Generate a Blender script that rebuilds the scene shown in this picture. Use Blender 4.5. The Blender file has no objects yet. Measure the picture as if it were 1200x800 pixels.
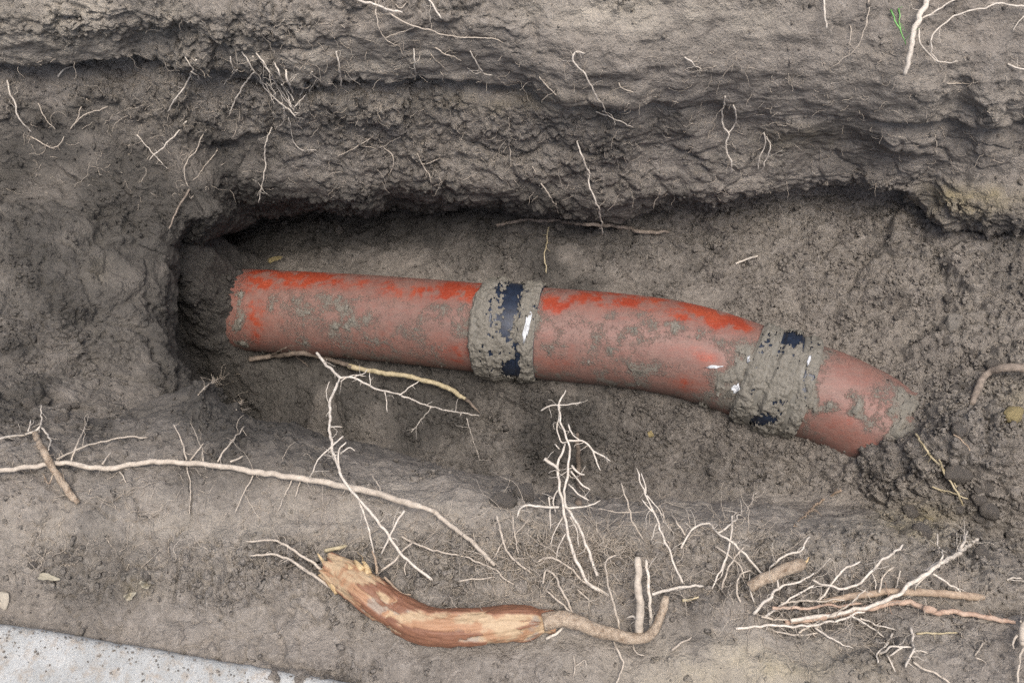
import bpy, bmesh, math, random
import numpy as np
from mathutils import Vector, Matrix
from mathutils.bvhtree import BVHTree

random.seed(7)
RNG = np.random.default_rng(7)
scene = bpy.context.scene
COL = scene.collection
R = math.radians

# ------------------------------------------------------------------ camera
CAM = np.array((0.0, -0.744, 1.655))
PITCH = R(65.0)
FPX = 1152.0                      # focal length in pixels of the 1200 px wide photograph
cam_d = bpy.data.cameras.new('camera')
cam = bpy.data.objects.new('camera', cam_d)
COL.objects.link(cam)
cam.location = CAM
cam.rotation_euler = (R(90) - PITCH, 0, 0)
cam_d.sensor_width = 36.0
cam_d.lens = 36.0 * FPX / 1200.0
cam_d.clip_start = 0.01
cam_d.clip_end = 500
scene.camera = cam

# ------------------------------------------------------------------ sky, sun, exposure (overcast day)
SUN_EL, SUN_AZ = R(80), R(150)      # azimuth measured from +Y towards +X
world = bpy.data.worlds.new('World')
scene.world = world
world.use_nodes = True
wn, wl = world.node_tree.nodes, world.node_tree.links
wn.clear()
sky = wn.new('ShaderNodeTexSky')
sky.sky_type = 'NISHITA'
sky.sun_disc = False
sky.sun_elevation = SUN_EL
sky.sun_rotation = SUN_AZ
sky.air_density = 1.0
sky.dust_density = 6.0
sky.ozone_density = 0.4
bg = wn.new('ShaderNodeBackground')
bg.inputs[1].default_value = 0.10
wo = wn.new('ShaderNodeOutputWorld')
wl.new(sky.outputs[0], bg.inputs[0])
wl.new(bg.outputs[0], wo.inputs[0])
sun_d = bpy.data.lights.new('sun', 'SUN')
sun_d.energy = 1.5
sun_d.angle = R(40)
sun_d.color = (1.0, 0.97, 0.93)
sun = bpy.data.objects.new('sun', sun_d)
COL.objects.link(sun)
sd = Vector((math.sin(SUN_AZ) * math.cos(SUN_EL), math.cos(SUN_AZ) * math.cos(SUN_EL), math.sin(SUN_EL)))
sun.rotation_euler = sd.to_track_quat('Z', 'Y').to_euler()
sun.location = (2, 2, 5)
vs = scene.view_settings
vs.view_transform = 'Standard'
vs.look = 'None'
vs.gamma = 1.0
vs.use_curve_mapping = False
vs.exposure = 1.06
scene.cycles.use_denoising = False

# ------------------------------------------------------------------ helpers
CF = np.array((0.0, math.cos(PITCH), -math.sin(PITCH)))
CU = np.array((0.0, math.sin(PITCH), math.cos(PITCH)))
CR = np.array((1.0, 0.0, 0.0))

def ray(px, py):
    d = CF + CR * ((px - 600.0) / FPX) + CU * ((400.0 - py) / FPX)
    return d / np.linalg.norm(d)

def at(px, py, z):
    """the point at height z that the photograph shows at this pixel"""
    d = ray(px, py)
    return CAM + d * ((z - CAM[2]) / d[2])

def pixel(P):
    """array of points -> photograph pixels"""
    v = P - CAM
    w = v @ CF
    return 600 + FPX * (v @ CR) / w, 400 - FPX * (v @ CU) / w

_perm = np.random.default_rng(3).permutation(256)
_perm = np.concatenate([_perm, _perm, _perm])
_g = np.random.default_rng(4).normal(size=(256, 3))
_g /= np.linalg.norm(_g, axis=1)[:, None]
_g = _g.astype(np.float32)
_perm = _perm.astype(np.int32)

def perlin(P):
    P = np.asarray(P, dtype=np.float32)
    i = np.floor(P).astype(np.int32)
    f = P - i
    i &= 255
    u = f * f * f * (f * (f * 6 - 15) + 10)
    out = 0
    for dx in (0, 1):
        wx = u[:, 0] if dx else 1 - u[:, 0]
        for dy in (0, 1):
            wy = u[:, 1] if dy else 1 - u[:, 1]
            for dz in (0, 1):
                wz = u[:, 2] if dz else 1 - u[:, 2]
                h = _perm[_perm[_perm[(i[:, 0] + dx) & 255] + ((i[:, 1] + dy) & 255)] + ((i[:, 2] + dz) & 255)]
                g = _g[h]
                dot = g[:, 0] * (f[:, 0] - dx) + g[:, 1] * (f[:, 1] - dy) + g[:, 2] * (f[:, 2] - dz)
                out = out + wx * wy * wz * dot
    return out * 1.5

def fbm(P, scale, octaves=4, gain=0.5, off=0.0):
    P = np.asarray(P) / scale + off
    a, s, tot = 1.0, 0.0, 0.0
    for k in range(octaves):
        s = s + a * perlin(P)
        tot += a
        a *= gain
        P = P * 2.03 + 17.3
    return s / tot

_wj = np.random.default_rng(5).random((256, 3)).astype(np.float32)

def worley(P, scale):
    """distance to the nearest and second nearest feature point, and the nearest one's hash"""
    P = (np.asarray(P) / scale).astype(np.float32)
    i = np.floor(P).astype(np.int32)
    d1 = np.full(len(P), 9.0, dtype=np.float32); d2 = d1.copy(); hh = np.zeros(len(P), dtype=np.int32)
    for dx in (-1, 0, 1):
        for dy in (-1, 0, 1):
            for dz in (-1, 0, 1):
                c = i + np.array((dx, dy, dz), dtype=np.int32)
                h = _perm[_perm[_perm[c[:, 0] & 255] + (c[:, 1] & 255)] + (c[:, 2] & 255)]
                q = c + _wj[h] - P
                d = np.sqrt((q * q).sum(1))
                m = d < d1
                d2 = np.where(m, d1, np.minimum(d2, d))
                hh = np.where(m, h, hh)
                d1 = np.where(m, d, d1)
    return d1, d2, hh

def pchip(x, y, xq):
    """monotone cubic through knots y (n, ...) at x, sampled at xq"""
    h = np.diff(x)
    sh = (-1,) + (1,) * (y.ndim - 1)
    d = np.diff(y, axis=0) / h.reshape(sh)
    m = np.zeros_like(y)
    w1 = (2 * h[1:] + h[:-1]).reshape(sh); w2 = (h[1:] + 2 * h[:-1]).reshape(sh)
    same = d[1:] * d[:-1] > 0
    with np.errstate(divide='ignore', invalid='ignore'):
        hm = (w1 + w2) / (w1 / d[:-1] + w2 / d[1:])
    m[1:-1] = np.where(same, hm, 0)
    m[0], m[-1] = d[0], d[-1]
    k = np.clip(np.searchsorted(x, xq, side='right') - 1, 0, len(x) - 2)
    t = ((xq - x[k]) / h[k]).reshape(sh)
    hk = h[k].reshape(sh)
    return ((1 + 2 * t) * (1 - t) ** 2) * y[k] + t * (1 - t) ** 2 * hk * m[k] + t * t * (3 - 2 * t) * y[k + 1] + t * t * (t - 1) * hk * m[k + 1]

def smooth(a, lo, hi):
    t = np.clip((a - lo) / (hi - lo), 0, 1)
    return t * t * (3 - 2 * t)

def blob(px, py, cx, cy, rx, ry):
    return np.exp(-(((px - cx) / rx) ** 2 + ((py - cy) / ry) ** 2))

def mesh_np(name, V, F, smooth_shade=True):
    """mesh from numpy arrays; F is (n,4) or (n,3)"""
    V = np.asarray(V, dtype=np.float32); F = np.asarray(F, dtype=np.int32)
    me = bpy.data.meshes.new(name)
    n, k = F.shape
    me.vertices.add(len(V)); me.vertices.foreach_set('co', V.ravel())
    me.loops.add(n * k); me.loops.foreach_set('vertex_index', F.ravel())
    me.polygons.add(n)
    me.polygons.foreach_set('loop_start', np.arange(0, n * k, k, dtype=np.int32))
    if smooth_shade:
        me.polygons.foreach_set('use_smooth', np.ones(n, dtype=bool))
    me.update(calc_edges=True)
    me.validate()
    return me

def link(name, me, mat, parent=None):
    o = bpy.data.objects.new(name, me)
    COL.objects.link(o)
    if mat is not None and not me.materials:
        me.materials.append(mat)
    if parent is not None:
        o.parent = parent
    return o

def tag(o, label, cat, group=None, kind=None):
    if label: o['label'] = label
    if cat: o['category'] = cat
    if group: o['group'] = group
    if kind: o['kind'] = kind
    return o

def set_attr(me, name, vals):
    a = me.attributes.new(name, 'FLOAT', 'POINT')
    a.data.foreach_set('value', np.asarray(vals, dtype=np.float32))

def grid_faces(nr, nc, wrap=False):
    r = np.arange(nr - 1)[:, None]; c = np.arange(nc if wrap else nc - 1)[None, :]
    c2 = (c + 1) % nc
    a = r * nc + c; b = r * nc + c2; d = (r + 1) * nc + c; e = (r + 1) * nc + c2
    return np.stack([a, b, e, d], -1).reshape(-1, 4)

def grid_normals(P):
    du = np.gradient(P, axis=0); dv = np.gradient(P, axis=1)
    n = np.cross(dv, du)
    n /= np.linalg.norm(n, axis=2)[..., None] + 1e-12
    return n

# ------------------------------------------------------------------ materials
def new_mat(name):
    m = bpy.data.materials.new(name)
    m.use_nodes = True
    nt = m.node_tree
    bsdf = nt.nodes['Principled BSDF']
    return m, nt, bsdf

class NB:
    """small node builder"""
    def __init__(s, nt): s.nt = nt
    def n(s, t, **k):
        x = s.nt.nodes.new(t)
        for a, b in k.items(): setattr(x, a, b)
        return x
    def l(s, a, b): s.nt.links.new(a, b)
    def coord(s):
        return s.n('ShaderNodeTexCoord').outputs['Object']
    def noise(s, vec, scale, detail=4, rough=0.55, dist=0.0):
        x = s.n('ShaderNodeTexNoise')
        x.inputs['Scale'].default_value = scale; x.inputs['Detail'].default_value = detail
        x.inputs['Roughness'].default_value = rough; x.inputs['Distortion'].default_value = dist
        if vec is not None: s.l(vec, x.inputs['Vector'])
        return x.outputs['Fac']
    def voro(s, vec, scale, feature='F1', out='Distance'):
        x = s.n('ShaderNodeTexVoronoi', feature=feature)
        x.inputs['Scale'].default_value = scale
        if vec is not None: s.l(vec, x.inputs['Vector'])
        return x.outputs[out]
    def ramp(s, fac, stops, interp='LINEAR'):
        x = s.n('ShaderNodeValToRGB')
        x.color_ramp.interpolation = interp
        el = x.color_ramp.elements
        while len(el) < len(stops): el.new(0.5)
        for e, (p, c) in zip(el, stops):
            e.position = p
            e.color = (c, c, c, 1) if isinstance(c, (int, float)) else (*c, 1)
        s.l(fac, x.inputs[0])
        return x.outputs[0]
    def mix(s, fac, a, b, mode='MIX'):
        x = s.n('ShaderNodeMix', data_type='RGBA', blend_type=mode)
        for sock, v in ((x.inputs[0], fac), (x.inputs[6], a), (x.inputs[7], b)):
            if isinstance(v, (int, float)): sock.default_value = v
            elif isinstance(v, tuple): sock.default_value = (*v, 1)
            else: s.l(v, sock)
        return x.outputs[2]
    def math(s, op, a, b=0.0, clamp=False):
        x = s.n('ShaderNodeMath', operation=op, use_clamp=clamp)
        for sock, v in ((x.inputs[0], a), (x.inputs[1], b)):
            if isinstance(v, (int, float)): sock.default_value = v
            else: s.l(v, sock)
        return x.outputs[0]
    def attr(s, name):
        x = s.n('ShaderNodeAttribute', attribute_name=name)
        return x.outputs['Fac']
    def attrc(s, name):
        x = s.n('ShaderNodeAttribute', attribute_name=name)
        return x.outputs['Color']
    def bump(s, h, strength, dist, normal=None):
        x = s.n('ShaderNodeBump')
        x.inputs['Strength'].default_value = strength; x.inputs['Distance'].default_value = dist
        s.l(h, x.inputs['Height'])
        if normal is not None: s.l(normal, x.inputs['Normal'])
        return x.outputs[0]

SOIL_A = (0.152, 0.136, 0.118)
SOIL_B = (0.238, 0.214, 0.187)
SOIL_C = (0.062, 0.056, 0.050)

def soil_material(name, masks=True, tint=None):
    m, nt, b = new_mat(name)
    q = NB(nt); v = q.coord()
    big = q.noise(v, 5, 4, 0.6)
    mid = q.noise(v, 28, 5, 0.65)
    fine = q.noise(v, 120, 5, 0.62, 0.4)
    grit = q.noise(v, 430, 3, 0.65)
    wv = q.n('ShaderNodeMix', data_type='VECTOR'); wv.inputs[0].default_value = .035
    nc = q.n('ShaderNodeTexNoise'); nc.inputs['Scale'].default_value = 60; q.l(v, nc.inputs['Vector'])
    q.l(v, wv.inputs[4]); q.l(nc.outputs['Color'], wv.inputs[5])
    agg = q.n('ShaderNodeTexVoronoi'); agg.inputs['Scale'].default_value = 120; q.l(wv.outputs[1], agg.inputs['Vector'])
    tone = q.n('ShaderNodeSeparateColor'); q.l(agg.outputs['Color'], tone.inputs[0])
    rough_ = q.ramp(q.attr('crumbly'), [(0.0, 0.62), (0.8, 1.0)]) if masks else 0.8
    M = lambda x: q.math('MULTIPLY', x, rough_)
    c = q.mix(q.ramp(mid, [(0.3, 0.0), (0.7, 1.0)]), SOIL_A, SOIL_B)
    c = q.mix(M(q.ramp(tone.outputs[0], [(0.0, 0.5), (0.35, 0.0)])), c, SOIL_C)
    c = q.mix(M(q.ramp(tone.outputs[1], [(0.7, 0.0), (1.0, 0.5)])), c, (0.35, 0.32, 0.285))
    c = q.mix(M(q.math('MULTIPLY', q.ramp(fine, [(0.36, 0.85), (0.50, 0.0)]), q.ramp(big, [(0.38, 0.4), (0.62, 0.95)]))), c, SOIL_C)
    c = q.mix(q.ramp(big, [(0.4, 0.0), (0.75, 0.35)]), c, (0.235, 0.202, 0.170))
    c = q.mix(M(q.ramp(grit, [(0.57, 0.0), (0.70, 0.6)])), c, (0.40, 0.37, 0.33))
    if masks:
        c = q.mix(q.math('MULTIPLY', q.attr('dry'), q.ramp(fine, [(0.3, 0.55), (0.6, 1.0)])), c, (0.36, 0.325, 0.272))
        c = q.mix(q.math('MULTIPLY', q.attr('ochre'), q.ramp(mid, [(0.35, 0.3), (0.6, 1.0)])), c, (0.27, 0.228, 0.135))
        c = q.mix(q.math('MULTIPLY', q.attr('damp_shade'), 0.85), c, (0.052, 0.049, 0.044))  # dark soil tone: moist earth together with painted trench shade
        c = q.mix(q.math('MULTIPLY', q.attr('clay'), 0.6), c, (0.190, 0.168, 0.146))
    q.l(c, b.inputs['Base Color'])
    b.inputs['Roughness'].default_value = 0.92
    b.inputs['Specular IOR Level'].default_value = 0.25
    h = q.math('ADD', q.math('MULTIPLY', fine, 1.0), q.math('ADD', q.math('MULTIPLY', grit, 0.5), q.math('MULTIPLY', agg.outputs['Distance'], -.35)))
    h = q.math('MULTIPLY', h, rough_)
    q.l(q.bump(h, 0.9, 0.010), b.inputs['Normal'])
    return m

M_SOIL = soil_material('soil')
M_CRUMB = soil_material('soil_crumb', masks=False)

# ------------------------------------------------------------------ the ground with its trench
TAB = lambda d: (lambda px: np.interp(px, sorted(d), [d[k] for k in sorted(d)]))
_jr = np.random.default_rng(21)
_jt = _jr.normal(size=(12, 400))
def jit(px, k, amp, wl=45.0):
    """small irregular wobble along the trench, for edges dug by hand"""
    x = (px + 900) / wl
    i = int(x); f = x - i; f = f * f * (3 - 2 * f)
    return amp * (_jt[k, i] * (1 - f) + _jt[k, i + 1] * f)
t_lip_py = TAB({-400: 60, 0: 74, 100: 70, 190: 66, 260: 78, 330: 90, 420: 94, 560: 92, 620: 104, 700: 120, 850: 120, 950: 122, 1060: 132, 1200: 150, 1650: 170})
t_lip_z = TAB({-400: .47, 0: .41, 300: .385, 600: .365, 900: .35, 1200: .345, 1650: .37})
t_crev = TAB({-400: .02, 0: .06, 250: .065, 380: .05, 600: .03, 700: .014, 1000: .008, 1100: .02, 1200: .03, 1650: .02})
t_wb_py = TAB({-400: 240, 0: 200, 140: 214, 185: 240, 207: 258, 225: 246, 245: 231, 270: 221, 300: 217, 500: 222, 620: 232, 720: 240, 790: 226, 900: 219, 1070: 214, 1120: 240, 1200: 258, 1650: 300})
t_wb_z = TAB({-400: .36, 0: .265, 110: .245, 170: .215, 205: .185, 240: .16, 290: .15, 330: .14, 700: .135, 1070: .165, 1200: .21, 1650: .29})
t_floor_z = TAB({-400: .47, -100: .41, 0: .325, 80: .285, 130: .245, 170: .215, 190: .185, 205: .145, 226: -.27, 300: -.23, 400: -.16, 600: -.06, 850: .0, 1000: .03, 1100: .075, 1200: .12, 1400: .19, 1650: .26})
t_under = TAB({-400: .0, 170: 0., 205: .01, 226: .08, 330: .08, 450: .06, 600: .04, 740: .015, 800: .035, 1060: .05, 1110: .01, 1650: .0})
t_fn_py = TAB({-400: 440, 0: 430, 205: 415, 226: 425, 300: 438, 560: 500, 700: 520, 1000: 560, 1200: 600, 1650: 640})
t_nl = {-400: (560, .46), 0: (495, .40), 110: (492, .35), 170: (470, .31), 205: (448, .25), 226: (452, .23), 260: (482, .22), 300: (496, .21), 420: (528, .185), 560: (564, .16), 620: (584, .19), 700: (594, .15), 850: (592, .12), 1000: (604, .14), 1100: (628, .17), 1200: (664, .21), 1650: (730, .30)}
t_nl_py = TAB({k: v[0] for k, v in t_nl.items()}); t_nl_z = TAB({k: v[1] for k, v in t_nl.items()})
t_nf_dy = TAB({-400: .05, 170: .05, 205: .01, 226: -.12, 300: -.11, 420: -.07, 560: -.03, 640: -.01, 700: .03, 850: .05, 1000: .05, 1650: .05})
t_ed = {-400: (580, .46), 0: (542, .45), 110: (540, .43), 205: (520, .41), 260: (526, .40), 300: (540, .395), 420: (564, .395), 560: (590, .395), 620: (602, .40), 700: (612, .39), 850: (628, .375), 1000: (642, .355), 1060: (656, .345), 1130: (674, .335), 1200: (692, .33), 1650: (770, .38)}
t_ed_py = TAB({k: v[0] for k, v in t_ed.items()}); t_ed_z = TAB({k: v[1] for k, v in t_ed.items()})

def column(px, close=0.0):
    """knots of one cross-section of the ground from behind the trench to the near side"""
    K = []
    fz = float(t_floor_z(px))
    K.append(at(px, -330, .60)); K.append(at(px, -130, .57)); K.append(at(px, -40, .54)); K.append(at(px, 20, .495))
    lp, lz = float(t_lip_py(px)) + jit(px, 0, 5, 38), float(t_lip_z(px))
    lip = at(px, lp, lz)
    K.append(at(px, lp - 26, lz + .05)); K.append(lip)
    K.append(lip + (0, float(t_crev(px)) * (1 + jit(px, 1, .25, 60)), -.028))
    K.append(at(px, lp + 22 + jit(px, 2, 4, 50), lz - .055))
    wp, wz = float(t_wb_py(px)) + jit(px, 3, 4, 40), float(t_wb_z(px))
    K.append(at(px, lp + .58 * (wp - lp), lz - .07 - .45 * (lz - .07 - wz)))
    wb = at(px, wp, wz); K.append(wb)
    if px < 200:
        K.append(at(px, wp + 14, .75 * wz + .25 * fz)); K.append(at(px, wp + 40, .4 * wz + .6 * fz))
    else:
        K.append(wb + (0, float(t_under(px)), -max(.02, (wz - fz) * .55)))
        K.append(at(px, wp + 20, fz + .014))
    K.append(at(px, .5 * wp + .5 * 330, fz + .006))
    K.append(at(px, 345, fz)); K.append(at(px, .5 * 345 + .5 * float(t_fn_py(px)), fz)); K.append(at(px, float(t_fn_py(px)), fz))
    nl = at(px, float(t_nl_py(px)) + jit(px, 4, 4, 45), float(t_nl_z(px)))
    K.append(nl + (0, float(t_nf_dy(px)), (fz + .012 - nl[2])))
    K.append(nl)
    e2 = float(t_ed_z(px)); ep = float(t_ed_py(px)) + jit(px, 5, 4, 42)
    K.append(at(px, ep, e2))
    K.append(at(px, ep + 40, e2 + .012))
    K.append(at(px, 720, .5 * e2 + .5 * .415 if px > 700 else .412))
    K.append(at(px, 800, .42)); K.append(at(px, 960, .425)); K.append(at(px, 1250, .43))
    K = np.array(K)
    if close:
        K[:, 2] = K[:, 2] * (1 - close) + .45 * close
    return K

cols, special = [], []
for px in (-400, -150, -60, 0, 35, 70, 110, 145, 175, 195, 207):
    cols.append(column(px))
lipcol = cols[-1].copy()
uc = .5 * (lipcol + column(222))
w = np.zeros(len(uc)); w[10:17] = (.4, .9, 1, 1, 1, 1, .7)
wk = w[:, None] > 0
uc = np.where(wk, lipcol, uc)
uc2 = uc.copy()
uc[:, 0] -= .05 * w; uc[:, 2] -= .10 * w
uc2[:, 0] -= .17 * w; uc2[:, 2] -= .26 * w
uc2 = np.where(wk, uc2, .25 * lipcol + .75 * column(222))
uc = np.where(wk, uc, .7 * lipcol + .3 * column(222))
cols.append(uc); cols.append(uc2)
for px in (222, 240, 262, 290, 320, 350, 385, 420, 455, 490, 525, 560, 595, 630, 665, 700, 735, 770, 805, 840, 875, 910, 945, 980, 1015, 1050, 1085, 1120, 1160, 1200, 1300, 1450, 1650):
    c = column(px)
    if px == 222: c[10:17, 0] -= .04 * w[10:17]
    cols.append(c)
cols.append(column(1900, .6)); cols.append(column(2150, 1.0))
t_ = np.clip(np.abs(np.arange(24) - 13.2) / 4.2, 0, 1) ** 2.6 * ((np.arange(24) > 8) & (np.arange(24) < 18))
for k_, wk_ in ((7, .3), (8, .6), (9, .85), (10, 1), (11, 1), (12, 1), (13, 1), (14, .6), (15, .25)):
    cols[k_][:, 0] += .05 * wk_ * t_
KN = np.array(cols)                                   # (ncol, nrow, 3)
# row parameter and column parameter by mean chord length
def chord(A, axis):
    d = np.linalg.norm(np.diff(A, axis=axis), axis=2)
    return np.concatenate([[0], np.cumsum(np.maximum(d.max(axis=1 - axis) * .5 + d.mean(axis=1 - axis) * .5, .004))])
STEP = 0.0036
pr = chord(KN, 1); pc = chord(KN, 0)
def samples(p, lo, hi, coarse):
    """even steps between knots lo..hi, coarser outside"""
    a = np.linspace(p[0], p[lo], max(2, int((p[lo] - p[0]) / coarse)))[:-1]
    b = np.linspace(p[lo], p[hi], int((p[hi] - p[lo]) / STEP))
    c = np.linspace(p[hi], p[-1], max(2, int((p[-1] - p[hi]) / coarse)))[1:]
    return np.concatenate([a, b, c])
qr = samples(pr, 2, 21, .012); qc = samples(pc, 1, len(KN) - 5, .012)
G = pchip(pr, KN.transpose(1, 0, 2), qr)              # (rows, ncol, 3)
G = pchip(pc, G.transpose(1, 0, 2), qc)               # (cols, rows, 3)
# soften knot creases a little
def soften(A, it):
    for _ in range(it):
        B = A.copy()
        B[1:-1, 1:-1] = (A[:-2, 1:-1] + A[2:, 1:-1] + A[1:-1, :-2] + A[1:-1, 2:]) * .125 + A[1:-1, 1:-1] * .5
        A = B
    return A
G = soften(G, 6)
# soil heaped over both buried ends of the pipe
bx, by = pixel(G.reshape(-1, 3))
low = smooth(-G[..., 2].ravel(), -.16, -.06)
heap = .28 * (1 - smooth(bx + 3 * np.sin(by * .15), 258, 322)) * np.exp(-(np.abs(by - 374) / 62) ** 3) * low * np.repeat(smooth(qc, pc[12], pc[14])[:, None], G.shape[1], 1).ravel() + .112 * blob(bx, by, 1122, 536, 88, 70) + .045 * blob(bx, by, 1050, 556, 60, 30)
along = np.interp(bx, [200, 290, 430, 575, 700, 790, 907, 978, 1065, 1150], [358, 363, 372, 385, 395, 408, 446, 470, 518, 566])
heap += (.032 + .04 * (1 - smooth(bx, 320, 520))) * np.exp(-((by - along) / 72) ** 2) * smooth(bx, 225, 300) * low
G[..., 2] += heap.reshape(G.shape[:2])
S_ = soften(G, 70)
kb = np.clip(1.3 * blob(bx, by, 205, 165, 45, 70) + 1.2 * blob(bx, by, 207, 500, 45, 60), 0, 1).reshape(G.shape[:2])[..., None]
G = G * (1 - kb) + S_ * kb
NC, NR = G.shape[:2]
print('ground grid', NC, NR)

def ground_masks(P):
    px, py = pixel(P)
    n1 = fbm(P, .11, 3, off=3.1); n2 = fbm(P, .045, 3, off=8.7); n3 = fbm(P, .2, 2, off=5.)
    g = lambda *a: blob(px, py, *a)
    crumb = .42 + .75 * n1 + .25 * n3
    crumb += .75 * g(1080, 440, 190, 150) + .5 * g(330, 120, 260, 45) + .5 * g(750, 510, 330, 60) + .35 * g(600, 160, 260, 40)
    crumb += .45 * g(560, 655, 330, 35) + .5 * g(930, 690, 120, 50) + .35 * g(80, 660, 90, 30) + .35 * g(1000, 280, 300, 50)
    crumb += .55 * g(1150, 590, 90, 60) + .35 * g(440, 250, 150, 30) + .3 * g(150, 30, 200, 30)
    crumb -= .25 * g(130, 330, 60, 90) - .3 * g(40, 400, 60, 70) + .3 * g(100, 590, 160, 26) + .2 * g(480, 620, 200, 22)
    crumb -= .6 * g(760, 60, 330, 45) + .55 * g(1000, 90, 260, 60) + .6 * g(300, 590, 330, 30) + .5 * g(180, 745, 260, 30)
    crumb -= .6 * g(950, 600, 200, 25) + .5 * g(450, 525, 150, 25) + .5 * g(700, 760, 160, 40) + .35 * g(1040, 165, 160, 25)
    crumb = smooth(crumb + .35 * n2, .12, .85)
    dry = 1.1 * g(60, 30, 190, 42) + .75 * g(720, 15, 120, 26) + .55 * g(860, 20, 70, 40) + .45 * g(360, 70, 160, 25) + .3 * g(120, 640, 180, 60) + .35 * g(1000, 640, 260, 40)
    dry += .95 * g(890, 785, 120, 36) + .28 * g(1080, 390, 150, 90) + .35 * g(400, 610, 300, 40) + .3 * g(350, 130, 200, 40)
    dry = np.clip(1.25 * dry * (.75 + 1.5 * n2) + .18 * smooth(n3, 0, .3), 0, 1)
    ochre = 1.2 * g(1140, 236, 60, 16) + .7 * g(1070, 612, 50, 22) + .35 * g(600, 120, 100, 14) + .5 * g(112, 300, 12, 30) + .45 * g(940, 160, 50, 12) + .4 * g(1185, 480, 20, 25) + .5 * g(890, 790, 120, 34) + .35 * g(160, 690, 26, 12)
    ochre = np.clip(ochre * (.8 + 1.2 * n2), 0, 1)
    damp_shade = 1.4 * g(245, 380, 70, 130) + .75 * g(400, 450, 190, 60) + .6 * g(430, 260, 230, 40) + .3 * g(120, 130, 140, 40) + .2 * g(700, 270, 250, 50) + .25 * g(700, 520, 230, 50)  # moist soil plus shade painted into the hollow, floor and overhang
    damp_shade += .45 * smooth(px, 215, 240) * smooth(py, 205, 230) * smooth(np.interp(px, [200, 300, 560, 700, 1000, 1200], [470, 500, 565, 590, 600, 660]) - py, -10, 15) * (1 - .85 * smooth(px, 650, 950))  # trench floor darkened as moist earth and painted shade in one
    damp_shade += .4 * g(420, 255, 230, 36) + .3 * g(420, 470, 200, 50) + 1.15 * g(80, 320, 150, 140) + .5 * g(130, 200, 150, 70) + .25 * g(90, 480, 150, 40) + .25 * g(700, 170, 500, 40)  # left slope, floor and far wall: damp tone with painted shade
    damp_shade = np.clip(damp_shade * (.85 + .9 * n1) + .35 * smooth(-n3, .02, .3) * smooth(n1, -.2, .2), 0, 1)
    clay = np.clip(.7 * g(1000, 400, 170, 90) + .5 * g(960, 480, 90, 70) + .5 * g(850, 60, 300, 60), 0, 1)
    return px, py, crumb, dry, ochre, damp_shade, clay

# broad lumps first, then clods and spade marks along the surface normal
N = grid_normals(G).reshape(-1, 3)
if N[:, 2].mean() < 0: N = -N
P = G.reshape(-1, 3).copy()
px, py, crumb, dry, ochre, damp_shade, clay = ground_masks(P)
P += N * (.010 * fbm(P, .21, 3))[:, None]
P += N * (.0075 * fbm(P, .075, 3, off=2.2))[:, None]
wallm = smooth(py, 60, 110) * (1 - smooth(py, 190, 230))
# horizontal tool marks and soil layers on the far side, long marks on the near ledge
st = P.copy(); st[:, 0] *= .16; st[:, 1] *= .6
marks = fbm(st, .022, 3, off=4.4)
P += N * (.0072 * marks * (1 - .8 * crumb) * (1 - .5 * blob(px, py, 1080, 150, 160, 60)) * (.35 + .65 * np.maximum(smooth(250 - py, 0, 60), smooth(py, 540, 600))))[:, None]
sv = P.copy(); sv[:, 2] *= .15; sv[:, 0] *= .5
P += N * (.009 * fbm(sv, .02, 3, off=14.4) * blob(px, py, 160, 310, 70, 120))[:, None]
G2 = P.reshape(NC, NR, 3)
N = grid_normals(G2).reshape(-1, 3)
if N[:, 2].mean() < 0: N = -N
wp = P + np.stack([.013 * fbm(P, .045, 3, .7, off=o) for o in (1., 21., 41.)], 1)
cr = np.clip(.22 + .95 * crumb, 0, 1.2)
# broken blocks: faces split off along cracks
for sc_, am, o_ in ((.10, .024, 3.), (.045, .013, 13.)):
    d1, d2, hh = worley(wp * (.8, 1, 1.2) + o_, sc_)
    lv = ((hh * 37 % 101) / 101. - .5)
    patch_ = smooth(fbm(P, .3, 2, off=o_ + 40), -.10, .12)
    patch_ = patch_ * (1 - blob(px, py, 250, 360, 50, 90)) * (1 - .6 * blob(px, py, 880, 90, 330, 90))
    patch_ = np.clip(patch_ + .9 * blob(px, py, 90, 360, 130, 150) + .5 * blob(px, py, 1130, 430, 120, 150), 0, 1.2)
    P += N * (am * lv * patch_ * smooth(d2 - d1, .0, .14) * (.55 + .45 * cr))[:, None]
    P -= N * (.004 * patch_ * (1 - smooth(d2 - d1, .0, .06)))[:, None]
d1, d2, hh = worley(wp, .038)
P += N * (.015 * crumb ** 1.5 * np.where(hh % 3 == 0, 1.0, .3) * (.5 * np.clip(1 - d1, 0, 1) + .6 * smooth(d2 - d1, 0, .3) - .45))[:, None]
d1, d2, hh = worley(wp + 5.5, .0165)
P += N * (.0105 * cr ** 1.3 * (.25 + .75 * (hh % 4 == 0) + .35 * (hh % 2)) * (.5 * np.clip(1 - d1, 0, 1) + .6 * smooth(d2 - d1, 0, .35) - .45))[:, None]
P += N * (.0085 * cr * fbm(P, .018, 3, .8, off=6.1))[:, None]
P += N * (.0085 * fbm(P, .045, 2, .6, off=16.1))[:, None]

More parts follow.
